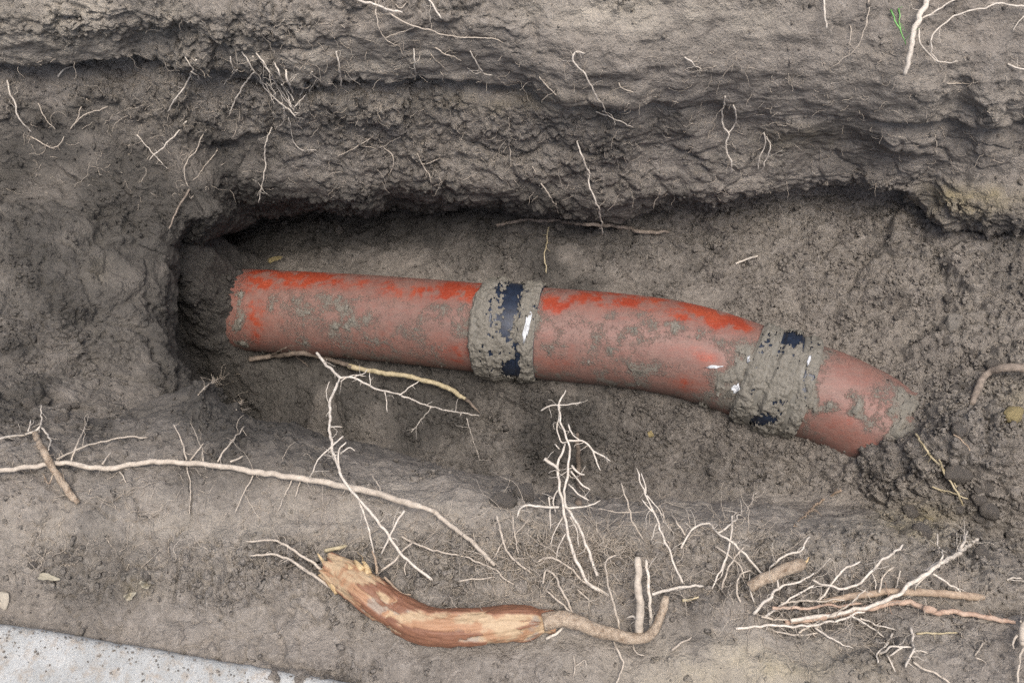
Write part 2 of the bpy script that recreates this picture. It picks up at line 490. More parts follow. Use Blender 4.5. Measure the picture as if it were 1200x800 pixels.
e0, e1 = at(-260, 684, .435), at(640, 838, .435)
ed_ = (e1 - e0) / np.linalg.norm(e1 - e0)
nrm = np.array((ed_[1], -ed_[0], 0))
side_ = (P - e0) @ nrm                      # the soil lies lower under the concrete path
P[:, 2] = np.where(side_ > .012, np.minimum(P[:, 2], .435 - .02 * smooth(side_, .012, .03)), P[:, 2])
EX = []   # outer ground, one sheet out to the horizon
idx = lambda c, r: c * NR + r
loop = [idx(c, 0) for c in range(0, NC)] + [idx(NC - 1, r) for r in range(1, NR)] + [idx(c, NR - 1) for c in range(NC - 2, -1, -1)] + [idx(0, r) for r in range(NR - 2, 0, -1)]
V = [P]; F = [grid_faces(NC, NR)]
base = len(P); lp = P[loop]
prev = np.array(loop)
cen = np.array((.3, .3, 0))
for k, (sc_, zz) in enumerate(((1.25, .44), (2.2, .46), (6, .45), (20, .42), (80, .4))):
    ring = cen + (lp - cen) * sc_
    t = min(1, .45 + .4 * k)
    ring[:, 2] = lp[:, 2] * (1 - t) + zz * t + (.03 * fbm(ring, .5, 2) if k < 3 else 0)
    V.append(ring)
    cur = base + np.arange(len(loop)); base += len(loop)
    F.append(np.stack([prev, np.roll(prev, -1), np.roll(cur, -1), cur], 1))
    prev = cur
extra = sum(len(v) for v in V[1:])
me = mesh_np('ground', np.concatenate(V), np.concatenate(F))
if me.polygons[len(me.polygons) // 2].normal.z < 0 and me.polygons[1000].normal.z < 0:
    me.flip_normals()
for nm, a in (('dry', dry), ('ochre', ochre), ('damp_shade', damp_shade), ('clay', clay), ('crumbly', crumb)):
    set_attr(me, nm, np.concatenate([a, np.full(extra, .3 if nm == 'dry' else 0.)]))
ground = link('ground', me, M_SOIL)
ground['kind'] = 'structure'
GV = np.concatenate(V)
BVH = BVHTree.FromPolygons(GV.tolist(), np.concatenate(F).tolist())
GP, GCRUMB = P, crumb

# ------------------------------------------------------------------ pipe
def hit(px, py):
    d = ray(px, py)
    r = BVH.ray_cast(Vector(CAM), Vector(d))
    return (np.array(r[0]), np.array(r[1])) if r[0] is not None else (at(px, py, .3), np.array((0, 0, 1.)))

def catmull(pts, step):
    """smooth, evenly stepped polyline through points (n, k)"""
    p = np.asarray(pts, dtype=float)
    if len(p) == 2:
        n = max(2, int(np.linalg.norm(p[1, :3] - p[0, :3]) / step) + 1)
        return p[0] + (p[1] - p[0]) * np.linspace(0, 1, n)[:, None]
    q = np.vstack([2 * p[0] - p[1], p, 2 * p[-1] - p[-2]])
    out = []
    for i in range(1, len(q) - 2):
        n = max(2, int(np.linalg.norm(q[i + 1, :3] - q[i, :3]) / step) + 1)
        t = np.linspace(0, 1, n, endpoint=False)[:, None]
        a, b, c, d = q[i - 1], q[i], q[i + 1], q[i + 2]
        out.append(.5 * (2 * b + (c - a) * t + (2 * a - 5 * b + 4 * c - d) * t ** 2 + (3 * b - a - 3 * c + d) * t ** 3))
    out.append(p[-1:])
    return np.vstack(out)

def frames(C):
    T = np.gradient(C, axis=0)
    T /= np.linalg.norm(T, axis=1)[:, None] + 1e-12
    up = np.array((0, 0, 1.0))
    if abs(T[0] @ up) > .9: up = np.array((0, 1.0, 0))
    A = np.zeros_like(C); B = np.zeros_like(C)
    a = up - T[0] * (up @ T[0])
    for i in range(len(C)):
        a = a - T[i] * (a @ T[i])
        a /= np.linalg.norm(a) + 1e-12
        A[i] = a; B[i] = np.cross(T[i], a)
    return T, A, B

def sweep(C, rad, nth):
    """tube surface (n, nth, 3); rad is (n,) or (n, nth); theta 0 is up"""
    T, A, B = frames(C)
    th = np.linspace(0, 2 * math.pi, nth, endpoint=False)
    rad = np.asarray(rad)
    if rad.ndim == 1: rad = np.repeat(rad[:, None], nth, 1)
    D = A[:, None, :] * np.cos(th)[None, :, None] + B[:, None, :] * np.sin(th)[None, :, None]
    return C[:, None, :] + D * rad[..., None], D, th

def tube_mesh(name, G_, cap=True):
    n, m = G_.shape[:2]
    V = G_.reshape(-1, 3); F = grid_faces(n, m, wrap=True)
    if cap:
        V = np.vstack([V, G_[0].mean(0), G_[-1].mean(0)])
        i = np.arange(m); j = (i + 1) % m
        c0 = np.stack([np.full(m, n * m), j, i, np.full(m, n * m)], 1)
        c1 = np.stack([np.full(m, n * m + 1), (n - 1) * m + i, (n - 1) * m + j, np.full(m, n * m + 1)], 1)
        me = bpy.data.meshes.new(name)
        me.from_pydata(V.tolist(), [], F.tolist() + c0[:, :3].tolist() + c1[:, :3].tolist())
        me.polygons.foreach_set('use_smooth', np.ones(len(me.polygons), dtype=bool))
        bm = bmesh.new(); bm.from_mesh(me)
        bmesh.ops.recalc_face_normals(bm, faces=bm.faces)
        bm.to_mesh(me); bm.free()
        return me
    return mesh_np(name, V, F)

def tubes_mesh(name, Gs):
    """several tubes of one root joined into one mesh"""
    V, F, off = [], [], 0
    for G_ in Gs:
        n, m = G_.shape[:2]
        V.append(G_.reshape(-1, 3)); V.append(G_[0].mean(0)[None]); V.append(G_[-1].mean(0)[None])
        F += (grid_faces(n, m, wrap=True) + off).tolist()
        for i in range(m):
            j = (i + 1) % m
            F.append((off + n * m, off + j, off + i)); F.append((off + n * m + 1, off + (n - 1) * m + i, off + (n - 1) * m + j))
        off += n * m + 2
    me = bpy.data.meshes.new(name)
    me.from_pydata(np.concatenate(V).tolist(), [], F)
    me.polygons.foreach_set('use_smooth', np.ones(len(me.polygons), dtype=bool))
    bm = bmesh.new(); bm.from_mesh(me)
    bmesh.ops.recalc_face_normals(bm, faces=bm.faces)
    bm.to_mesh(me); bm.free()
    return me

PR = 0.084
axis_px = [(205, 357, -.175), (250, 360, -.16), (290, 363, -.145), (430, 372, -.080), (575, 385, -.012), (640, 391, .004), (720, 398, .022), (790, 408, .034), (850, 425, .042), (907, 446, .047), (978, 470, .050), (1065, 518, .040), (1150, 566, -.03)]
AX = catmull([at(*a) for a in axis_px], .002)
apx, _ = pixel(AX)
def cut(x0, x1):
    return AX[(apx >= x0) & (apx <= x1)]

def pipe_material(name):
    m, nt, b = new_mat(name)
    q = NB(nt); v = q.coord()
    mp = q.n('ShaderNodeMapping'); mp.inputs['Scale'].default_value = (.14, 1, 1); q.l(v, mp.inputs['Vector']); vl = mp.outputs[0]
    n1 = q.noise(v, 60, 5, 0.65); n2 = q.noise(v, 260, 5, 0.75); n3 = q.noise(v, 14, 3, 0.6)
    ns = q.noise(vl, 120, 4, 0.7); nsf = q.noise(vl, 420, 3, 0.65); n4 = q.noise(v, 700, 2, 0.6)
    red = q.mix(q.ramp(n3, [(0.3, 0.0), (0.7, 1.0)]), (0.21, 0.032, 0.017), (0.27, 0.054, 0.026))
    red = q.mix(q.ramp(nsf, [(0.54, 0.0), (0.70, 0.45)]), red, (0.32, 0.13, 0.095))
    film = q.attr('film'); mud = q.attr('mud')
    fr = q.math('ADD', film, q.math('ADD', q.math('MULTIPLY', q.math('SUBTRACT', ns, .5), .9), q.math('MULTIPLY', q.math('SUBTRACT', n2, .5), .7)))
    ff = q.ramp(fr, [(0.22, 0.0), (0.62, 0.66), (1.0, 0.90)])
    dust = q.mix(q.ramp(n1, [(0.3, 0.0), (0.7, 1.0)]), (0.140, 0.088, 0.074), (0.205, 0.136, 0.115))
    dust = q.mix(q.ramp(n4, [(0.42, 0.5), (0.55, 0.0)]), dust, (0.12, 0.092, 0.076))
    c = q.mix(ff, red, dust)
    mudf = q.ramp(q.math('ADD', mud, q.math('ADD', q.math('MULTIPLY', q.math('SUBTRACT', n2, .5), 1.5), q.math('MULTIPLY', q.math('SUBTRACT', n4, .5), .9))), [(0.42, 0.0), (0.72, 0.95)])
    mudc = q.mix(n1, (0.105, 0.097, 0.080), (0.185, 0.172, 0.146))
    c = q.mix(mudf, c, mudc)
    q.l(c, b.inputs['Base Color'])
    r = q.mix(mudf, q.mix(ff, (.36, .36, .36), (.55, .55, .55)), (.85, .85, .85))
    q.l(r, b.inputs['Roughness'])
    b.inputs['Specular IOR Level'].default_value = 0.35
    h = q.math('ADD', q.math('MULTIPLY', mudf, 1.0), q.math('ADD', q.math('MULTIPLY', n2, .35), q.math('MULTIPLY', nsf, .2)))
    q.l(q.bump(h, 0.6, 0.003), b.inputs['Normal'])
    return m

def mud_material(name):
    m, nt, b = new_mat(name)
    q = NB(nt); v = q.coord()
    n1 = q.noise(v, 70, 5, 0.65); n2 = q.noise(v, 300, 3, 0.7)
    c = q.mix(n1, (0.120, 0.112, 0.094), (0.205, 0.192, 0.165))
    c = q.mix(q.ramp(n2, [(0.4, 0.5), (0.55, 0.0)]), c, (0.085, 0.078, 0.062))
    q.l(c, b.inputs['Base Color'])
    b.inputs['Roughness'].default_value = 0.8
    b.inputs['Specular IOR Level'].default_value = 0.3
    q.l(q.bump(q.math('ADD', n2, n1), 0.6, 0.003), b.inputs['Normal'])
    return m

def plain_material(name, ca, cb, scale, rough, bump=0.3, bdist=.001, spec=0.5, metal=0.0, stretch=None):
    m, nt, b = new_mat(name)
    q = NB(nt); v = q.coord()
    n1 = q.noise(v, scale, 5, 0.65); n2 = q.noise(v, scale * 4, 3, 0.6)
    c = q.mix(q.ramp(n1, [(0.3, 0.0), (0.7, 1.0)]), ca, cb)
    q.l(c, b.inputs['Base Color'])
    b.inputs['Roughness'].default_value = rough
    b.inputs['Metallic'].default_value = metal
    b.inputs['Specular IOR Level'].default_value = spec
    q.l(q.bump(n2, bump, bdist), b.inputs['Normal'])
    return m

M_PIPE = pipe_material('red_pipe_plastic')
M_MUD = mud_material('drying_mud')
M_NAVY = plain_material('navy_rubber', (0.008, 0.011, 0.020), (0.018, 0.028, 0.050), 90, 0.4)
M_STEEL = plain_material('muddy_steel', (0.10, 0.095, 0.08), (0.19, 0.18, 0.155), 60, 0.7, metal=0.1)
M_WHITE = plain_material('white_fleck', (0.24, 0.25, 0.26), (0.58, 0.60, 0.62), 120, 0.4)

pipe = bpy.data.objects.new('sewer_pipe', None)
COL.objects.link(pipe)
tag(pipe, 'muddy red plastic sewer pipe with two couplings lying exposed along the trench floor', 'pipe')

def pipe_piece(name, x0, x1, r, seed, clean):
    C = cut(x0, x1)
    n = len(C)
    G_, D, th = sweep(C, np.full(n, r), 120)
    Vf = G_.reshape(-1, 3)
    qx, qy = pixel(Vf)
    n1 = fbm(Vf, .10, 4, .6, off=seed); n2 = fbm(Vf, .03, 4, .65, off=seed + 9)
    # stretched flow marks along the pipe
    film = 1.0 + .4 * n1 + .25 * n2
    mud = .40 + .55 * n1 + .80 * n2
    for (cx, cy, rx, ry, df, dm) in clean:
        b_ = blob(qx, qy, cx, cy, rx, ry) * np.clip(.85 + 2.4 * n2 + .8 * n1, 0, 1.5)
        film += df * b_; mud += dm * b_
    me = tube_mesh(name, G_, cap=False)
    set_attr(me, 'film', np.clip(film, 0, 1)); set_attr(me, 'mud', np.clip(mud, 0, 1))
    o = link(name, me, M_PIPE, pipe)
    # thicker mud stuck on in lumps
    n3 = fbm(Vf, .016, 3, .6, off=seed + 21)
    mk = mud - .74 + .8 * n3
    th_ = np.clip(.0012 + .006 * np.clip(mk, 0, 1) + .004 * n3, .0003, .012) * smooth(mk, 0, .16) + .0003
    F = grid_faces(n, 120, wrap=True)
    keep = (mk[F] > 0).all(1)
    if keep.any():
        link('mud_patch', mesh_np('mud_patch', Vf + D.reshape(-1, 3) * th_[:, None], F[keep]), M_MUD, o)
    return o

pipe_piece('pipe_section', 205, 592, PR, 1.0, [
    (345, 322, 60, 12, -.9, -.5), (400, 333, 200, 10, -.45, -.3), (540, 343, 45, 10, -1.1, -.6), (565, 352, 12, 22, -1.1, -.5), (480, 345, 40, 8, -.4, -.2),
    (290, 370, 24, 40, -.9, -.3), (283, 362, 10, 60, .3, .75), (545, 415, 40, 16, -.6, -.3), (515, 393, 14, 9, -.35, -.4), (400, 405, 60, 9, -.4, .0), (440, 378, 120, 22, .2, -.12),
    (410, 378, 20, 14, 0, .45), (390, 345, 40, 20, 0, .12), (520, 375, 40, 26, .1, .15), (325, 355, 16, 22, 0, .22), (450, 400, 18, 10, 0, .3), (395, 340, 6, 30, 0, .2)]) 
pipe_piece('pipe_bend', 606, 908, PR * 1.02, 4.0, [
    (720, 350, 90, 13, -.95, -.5), (830, 368, 45, 13, -1.2, -.7), (650, 360, 12, 8, -1.3, -.7), (860, 384, 25, 9, -1.1, -.7), (700, 378, 60, 12, .25, -.1),
    (642, 392, 9, 9, -.45, -.6), (730, 380, 20, 10, -.2, -.25), (800, 412, 40, 14, -.42, -.8), (835, 422, 20, 10, -.5, -.8), (805, 448, 28, 12, -.6, -.5), (655, 425, 24, 8, -.4, -.2),
    (780, 385, 50, 14, .2, .4), (690, 400, 50, 24, .2, .12), (868, 430, 30, 45, .3, .45), (740, 430, 60, 20, .3, .15), (720, 372, 22, 12, 0, .25), (605, 380, 30, 60, 0, .4)])
pipe_piece('pipe_section', 925, 1150, PR, 7.0, [
    (995, 445, 40, 16, -.25, -.55), (1030, 475, 30, 12, -.25, -.35), (985, 495, 24, 11, -.45, -.8), (1020, 520, 30, 12, -.45, -.8), (1065, 490, 26, 8, -.35, -.4),
    (1000, 478, 40, 14, .2, .6), (950, 445, 18, 45, .2, .45), (1060, 510, 40, 14, .2, .5), (1075, 522, 44, 60, .3, 1.0)])

def coupling(x0, x1, prof, seed, holes, nth=320):
    C = cut(x0, x1)
    C = np.stack([np.interp(np.linspace(0, 1, len(C) * 2), np.linspace(0, 1, len(C)), C[:, k]) for k in range(3)], 1); n = len(C)
    u = np.linspace(0, 1, n)
    r = np.interp(u, [p[0] for p in prof], [p[1] for p in prof])
    G_, D, th = sweep(C, r, nth)
    sleeve = link('coupling_sleeve', tube_mesh('coupling_sleeve', G_, cap=False), M_NAVY, pipe)
    # mud plastered over it, torn open in places
    Vf = G_.reshape(-1, 3)
    n1 = fbm(Vf, .035, 4, .6, off=seed); n2 = fbm(Vf, .012, 3, .6, off=seed + 4)
    th_ = .0028 + .008 * n1 + .006 * n2
    qx, qy = pixel(Vf)
    mask = np.full(len(Vf), .6) + .8 * n2 + .4 * n1 + 1.1 * fbm(Vf, .006, 3, .7, off=seed + 8)
    for (cx, cy, rx, ry, k) in holes:
        mask -= k * blob(qx, qy, cx, cy, rx, ry)
    th_ = np.clip(th_, .0012, .02) * smooth(mask, -.02, .25) + .0004
    Mv = Vf + D.reshape(-1, 3) * th_[:, None]
    F = grid_faces(n, nth, wrap=True)
    keep = (mask[F] > 0).all(1)
    me = mesh_np('mud_coating', Mv, F[keep])
    link('mud_coating', me, M_MUD, sleeve)
    return sleeve, C

def band(parent, x0, x1, r, seed):
    C = cut(x0, x1); n = len(C)
    u = np.linspace(-1, 1, n)
    G_, D, th = sweep(C, r - .0025 * np.abs(u) ** 4, 120)
    link('clamp_band', tube_mesh('clamp_band', G_, cap=False), M_STEEL, parent)

def fleck_patch(parent, cx, cy, w, h, rot, off):
    """small ragged white fleck laid over the curved surface"""
    near = []
    rng = np.random.default_rng(int(cx))
    V, F = [], []
    ns, nr_ = 14, 4
    for k in range(nr_):
        for j in range(ns):
            a = 2 * math.pi * j / ns
            rr = (k / (nr_ - 1)) * (1 + .28 * rng.normal() * (k == nr_ - 1))
            ex, ey = w * rr * math.cos(a), h * rr * math.sin(a)
            qx = cx + ex * math.cos(rot) - ey * math.sin(rot); qy = cy + ex * math.sin(rot) + ey * math.cos(rot)
            d = ray(qx, qy)
            r = PIPE_BVH.ray_cast(Vector(CAM), Vector(d))
            p = np.array(r[0]) if r[0] is not None else at(qx, qy, .1)
            V.append(p - d * (off + .0012 * rng.random()))
    for k in range(nr_ - 1):
        for j in range(ns):
            F.append((k * ns + j, k * ns + (j + 1) % ns, (k + 1) * ns + (j + 1) % ns, (k + 1) * ns + j))
    me = mesh_np('white_fleck', V, F)
    o = link('white_fleck', me, M_WHITE, parent)
    md = o.modifiers.new('thick', 'SOLIDIFY'); md.thickness = .0006
    return o

s1, C1 = coupling(568, 636, [(0, .0865), (.06, .0925), (.28, .0945), (.33, .0885), (.62, .0885), (.66, .092), (.92, .0915), (1, .0865)], 2.0,
    [(599, 360, 9, 22, 1.3), (592, 385, 9, 14, .7), (606, 338, 7, 10, 1.3), (598, 431, 10, 8, 1.5), (584, 336, 3, 20, .6), (606, 420, 4, 22, .7), (575, 380, 2, 60, .35), (632, 400, 2.5, 50, .35)])
band(s1, 571, 582, .0955, 1); band(s1, 618, 629, .0932, 2)
s2, C2 = coupling(874, 946, [(0, .0865), (.05, .091), (.22, .0915), (.27, .0885), (.36, .0885), (.40, .0935), (.66, .0935), (.70, .089), (.78, .089), (.82, .0915), (.96, .091), (1, .0865)], 12.0,
    [(925, 399, 17, 9, 1.25), (945, 402, 5, 9, 1.0), (893, 491, 15, 5, 1.25), (880, 428, 3, 40, .4), (943, 430, 3, 30, .5), (905, 470, 26, 3, .4)])
band(s2, 888, 898, .092, 3); band(s2, 924, 933, .092, 4)
pv, pf, off = [], [], 0
for o in pipe.children_recursive:
    me = o.data
    co = np.empty(len(me.vertices) * 3, dtype=np.float32); me.vertices.foreach_get('co', co)
    pv += co.reshape(-1, 3).tolist()
    pf += [[i + off for i in p.vertices] for p in me.polygons]
    off += len(me.vertices)
PIPE_BVH = BVHTree.FromPolygons(pv, pf)
fleck_patch(s1, 617, 385, 4.5, 17, .16, .0010)
fleck_patch(s2, 862, 455, 5, 6, .6, .0010)
fleck_patch(s2, 877, 421, 1.6, 4, .2, .0010)
fleck_patch(s2, 948, 422, 1.8, 5, .3, .0010)
fleck_patch(s2, 837, 430, 9, 1.8, -.05, .0010)

# ------------------------------------------------------------------ concrete edge by the near side
def concrete_material():
    m, nt, b = new_mat('weathered_concrete')
    q = NB(nt); v = q.coord()
    n1 = q.noise(v, 9, 5, 0.7); n2 = q.noise(v, 60, 5, 0.7); n3 = q.noise(v, 420, 3, 0.6)
    c = q.mix(q.ramp(n1, [(0.35, 0.0), (0.65, 1.0)]), (0.26, 0.268, 0.262), (0.42, 0.43, 0.425))
    c = q.mix(q.ramp(n1, [(0.5, 0.0), (0.66, 0.6)]), c, (0.26, 0.215, 0.165))
    c = q.mix(q.ramp(n2, [(0.50, 0.0), (0.66, 0.7)]), c, (0.24, 0.20, 0.155))
    c = q.mix(q.ramp(n3, [(0.36, 0.45), (0.48, 0.0)]), c, (0.18, 0.165, 0.145))
    q.l(c, b.inputs['Base Color'])
    b.inputs['Roughness'].default_value = 0.9
    q.l(q.bump(q.math('ADD', n2, n3), 0.6, 0.004), b.inputs['Normal'])
    return m

nu, L_ = 900, np.linalg.norm(e1 - e0)
prof = [(0.004, -.10), (.0, -.03), (.0, -.010), (.003, -.003), (.009, .0)] + [(.009 + .006 * k, 0.0) for k in range(1, 40)] + [(.30, 0), (.5, 0), (.8, 0), (1.2, 0), (1.21, -.1)]
Gc = np.zeros((nu, len(prof), 3))
for j, (o_, z_) in enumerate(prof):
    Gc[:, j] = e0 + ed_ * (L_ * np.linspace(-1.2, 2.6, nu))[:, None] + nrm * o_ + np.array((0, 0, z_))
f_ = Gc.reshape(-1, 3)
w_ = np.repeat(np.clip(1 - np.array([p[0] for p in prof]) / .03, 0, 1)[None], nu, 0).reshape(-1)
f_ = f_ + nrm * ((.0022 * fbm(f_, .09, 2) + .0014 * fbm(f_, .014, 2)) * (.3 + w_))[:, None]
f_[:, 2] += .0035 * fbm(f_, .06, 3) + .0014 * fbm(f_, .01, 2) - .004 * w_ * np.clip(fbm(f_, .02, 2, off=3), 0, 1)
slab = link('concrete_path', mesh_np('concrete_path', f_, grid_faces(nu, len(prof))), concrete_material())
slab['kind'] = 'structure'
slab['label'] = 'pale weathered concrete path edge beside the dug soil'

# ------------------------------------------------------------------ roots
M_ROOT = {
    'white': plain_material('pale_root', (0.27, 0.23, 0.185), (0.46, 0.405, 0.335), 150, 0.7, .5),
    'bright': plain_material('white_root', (0.33, 0.29, 0.24), (0.58, 0.53, 0.46), 150, 0.65, .4),
    'tan': plain_material('tan_root', (0.18, 0.125, 0.085), (0.40, 0.315, 0.23), 90, 0.75, .6, .002),
    'pink': plain_material('pinkish_root', (0.24, 0.15, 0.105), (0.44, 0.335, 0.255), 80, 0.7, .6, .002),
    'mottled': plain_material('mottled_bark_root', (0.14, 0.095, 0.06), (0.45, 0.37, 0.28), 130, 0.75, .9, .003),
    'dirt': plain_material('soil_covered_root', (0.12, 0.098, 0.078), (0.26, 0.215, 0.175), 70, 0.9, .8, .003),
    'straw': plain_material('straw_coloured_stalk', (0.24, 0.20, 0.115), (0.42, 0.36, 0.24), 90, 0.7, .4),
    'bark': plain_material('dark_bark', (0.055, 0.042, 0.033), (0.20, 0.16, 0.125), 60, 0.85, .9, .003),
    'wood': plain_material('broken_wood', (0.33, 0.22, 0.105), (0.52, 0.41, 0.24), 120, 0.7, .7, .002),
    'green': plain_material('green_blade', (0.07, 0.22, 0.045), (0.14, 0.34, 0.09), 90, 0.5, .2),
}
_rk = [0]
def strand_geo(pts, r0, r1, mode='lift', crook=1.0, nth=None):
    """one tapered, slightly crooked root through photo points (x, y[, lift or height])"""
    _rk[0] += 1
    W = []
    for p in pts:
        if mode == 'z':
            W.append(at(p[0], p[1], p[2]))
        else:
            h, nn = hit(p[0], p[1])
            d = ray(p[0], p[1])
            pd = PIPE_BVH.ray_cast(Vector(CAM), Vector(d))
            if pd[0] is not None and np.linalg.norm(np.array(pd[0]) - CAM) < np.linalg.norm(h - CAM): h = np.array(pd[0])
            W.append(h - d * ((p[2] if len(p) > 2 else 0.0) + .7 * max(r0, r1)))
    W = np.array(W)
    rm = max(r0, r1)
    C = catmull(W, max(.0035, rm * .9))
    n = len(C)
    jj = np.stack([fbm(C + _rk[0] * 3.7, .018, 2, .6, off=o) for o in (1.3, 7.7, 15.1)], 1)
    env = np.minimum(1, np.minimum(np.arange(n), np.arange(n)[::-1] + 1) / 4.0)
    C = C + jj * (.0042 * crook * env)[:, None]
    u = np.linspace(0, 1, n)
    r = r0 + (r1 - r0) * u
    r = r * (1 + .22 * fbm(C + 5.0 * _rk[0], max(.012, rm * 3), 2)) * np.where(u > .97, .7, 1.0)
    r = r * (.88 if rm > .0016 else 1.05)
    G_, _, _ = sweep(C, r, nth or (6 if rm < .002 else 8 if rm < .004 else 14))
    return G_

_tw = np.random.default_rng(99)
def strand_mesh(name, pts, r0, r1, mode='lift', crook=1.0, twigs=1.0):
    G_ = strand_geo(pts, r0, r1, mode, crook)
    Gs = [G_]
    C = G_.mean(1)
    L = np.linalg.norm(np.diff(C, axis=0), axis=1).sum()
    if max(r0, r1) < .0055:
        for _ in range(int(L / .028 * twigs + _tw.random())):
            k = _tw.integers(1, len(C) - 1) if len(C) > 2 else 0
            t = C[min(k + 1, len(C) - 1)] - C[max(k - 1, 0)]; t /= np.linalg.norm(t) + 1e-9
            d = _tw.normal(size=3); d -= t * (d @ t); d /= np.linalg.norm(d) + 1e-9
            d = d * .9 + t * .6 * np.sign(_tw.normal()) - CF * .35; d /= np.linalg.norm(d)
            q = [C[k]]; l = .008 + .026 * _tw.random() ** 2
            for i in range(5):
                d = d + _tw.normal(size=3) * .3; d /= np.linalg.norm(d)
                q.append(q[-1] + d * l / 5)
            rr = min(.00048, max(r0, r1) * .4)
            g_, _, _ = sweep(np.array(q), np.linspace(rr, rr * .5, 6), 4)
            Gs.append(g_)
    return tubes_mesh(name, Gs)

def root(name, label, cat, mat, main, r0, r1, branches=(), mode='lift', crook=1.0, group=None, bname='side_root'):
    o = link(name, strand_mesh(name, main, r0, r1, mode, crook), M_ROOT[mat])
    tag(o, label, cat, group)
    for b in branches:
        pts, a0, a1 = b[:3]
        md = b[3] if len(b) > 3 else mode
        mt = b[4] if len(b) > 4 else mat
        link(bname, strand_mesh(bname, pts, a0, a1, md, crook), M_ROOT[mt], o)
    return o

WG = 'roots poking out of the far wall'
RT = 'root'
# ---- far wall and the bank above it
root('cut_root', 'thick white cut root end at the top edge, above a spread of thin rootlets', RT, 'bright', [(404, -8, .004), (440, 7, .014), (472, 15, .02)], .0024, .0019, group=WG)
root('thin_root', 'pale branching rootlet spreading below the white cut root on the upper bank', RT, 'white', [(444, 8, .004), (480, 29, .012), (525, 42, .012), (560, 44, .01), (590, 50, .006)], .0014, .0008,
     [([(440, 2, .002), (441, 20, .008), (452, 45, .008), (475, 60, .004)], .0012, .0007), ([(452, 45, .008), (470, 38, .01), (486, 31, .01)], .0009, .0006), ([(462, 4), (470, 10, .006), (476, 4, .006)], .001, .0008)], group=WG)
root('thin_root', 'short white root hanging at the top edge beside the branching rootlet', RT, 'bright', [(500, -4, .004), (509, 10, .012), (517, 22, .016)], .0015, .0012, group=WG)
root('thin_root', 'short straight pale root pointing down on the shadowed upper bank', RT, 'bright', [(485, 57, .003), (486, 72, .012), (487, 86, .016)], .0012, .001, group=WG)
root('thin_root', 'slanting pale rootlet below the branching rootlet on the upper bank', RT, 'white', [(510, 56, .002), (526, 64, .008), (541, 72, .01)], .0012, .0008, group=WG)
root('thin_root', 'faint rootlet under the slanting pale rootlet, above the overhang line', RT, 'white', [(505, 64, .001), (514, 73, .005), (525, 84, .005)], .0009, .0006, [([(516, 84), (519, 91, .004), (521, 98, .004)], .0009, .0006)], group=WG)
root('thin_root', 'hooked white rootlet with forked tip at the overhang line', RT, 'bright', [(551, 60, .002), (560, 72, .008), (565, 86, .01), (577, 88, .008)], .0012, .0008, [([(564, 84, .009), (556, 87, .006)], .0009, .0006)], group=WG)
root('thin_root', 'short curved rootlet below the overhang, above the faint vertical hair root', RT, 'white', [(632, 90, .002), (640, 102, .008), (652, 112, .008)], .0010, .0007, group=WG)
root('thin_root', 'long pale root with a hooked top hanging over the overhang line', RT, 'bright', [(685, 63, .004), (675, 61, .01), (673, 71, .016), (687, 90, .022), (700, 113, .024), (713, 135, .024), (728, 142, .018), (742, 150, .012)], .0014, .0008, [([(698, 131, .018), (713, 136, .023)], .0008, .0008)], group=WG)
root('thin_root', 'tiny bent rootlet beside the hooked hanging root', RT, 'white', [(725, 97, .002), (730, 104, .007), (743, 109, .007)], .0011, .0007, group=WG)
root('thin_root', 'long wavy pale root hanging down the far wall to the trench floor', RT, 'bright', [(676, 165, .004), (682, 185, .014), (690, 204, .022), (692, 222, .032), (700, 240, .04), (704, 258, .05), (706, 275, .05)], .0014, .0013, group=WG)
root('thin_root', 'thin rootlet dangling below the far wall beside the long wavy root', RT, 'white', [(634, 215, .004), (648, 235, .03), (658, 256, .03)], .0011, .0007, group=WG)
root('thin_root', 'faint vertical hair root in the middle of the far wall', RT, 'white', [(596, 138, .002), (597, 168, .006), (599, 196, .004)], .0009, .0006, [([(624, 195), (627, 205, .006), (622, 216, .004)], .0009, .0006)], group=WG)
root('thin_root', 'pale curling rootlet on the far wall left of the small crossed rootlet', RT, 'white', [(385, 190, .002), (402, 180, .006), (420, 171, .008), (434, 162, .006)], .0011, .0007, [([(445, 170), (460, 183, .006), (461, 196, .006), (455, 206, .004)], .0011, .0007), ([(420, 171, .008), (445, 172, .005), (470, 160, .003)], .0008, .0005)], group=WG)
root('thin_root', 'small crossed rootlet low on the far wall above the red pipe', RT, 'white', [(489, 180, .002), (496, 193, .008), (505, 210, .008), (506, 226, .006)], .0011, .0007, [([(483, 184), (496, 192, .008), (517, 186, .004)], .0008, .0005)], group=WG)
root('forked_root', 'thick white forked root like a Y hanging on the far wall', RT, 'bright', [(850, 113, .004), (846, 135, .012), (849, 149, .016), (853, 158, .016), (852, 178, .016), (858, 190, .014), (856, 204, .01)], .0017, .0018, [([(853, 157, .016), (861, 146, .014), (862, 131, .012), (859, 123, .008)], .0013, .0014)], group=WG)
root('thin_root', 'doubled pale rootlet beside the white forked root', RT, 'bright', [(895, 155, .003), (897, 169, .01), (890, 188, .01), (888, 199, .006)], .0013, .001, [([(898, 160, .003), (903, 172, .01), (896, 190, .01), (893, 200, .006)], .0012, .0009)], group=WG)
root('cut_root', 'straight white cut root hanging from the top edge above the far wall', RT, 'bright', [(966, -6, .006), (967, 14, .014), (968, 34, .02)], .0019, .0017, group=WG)
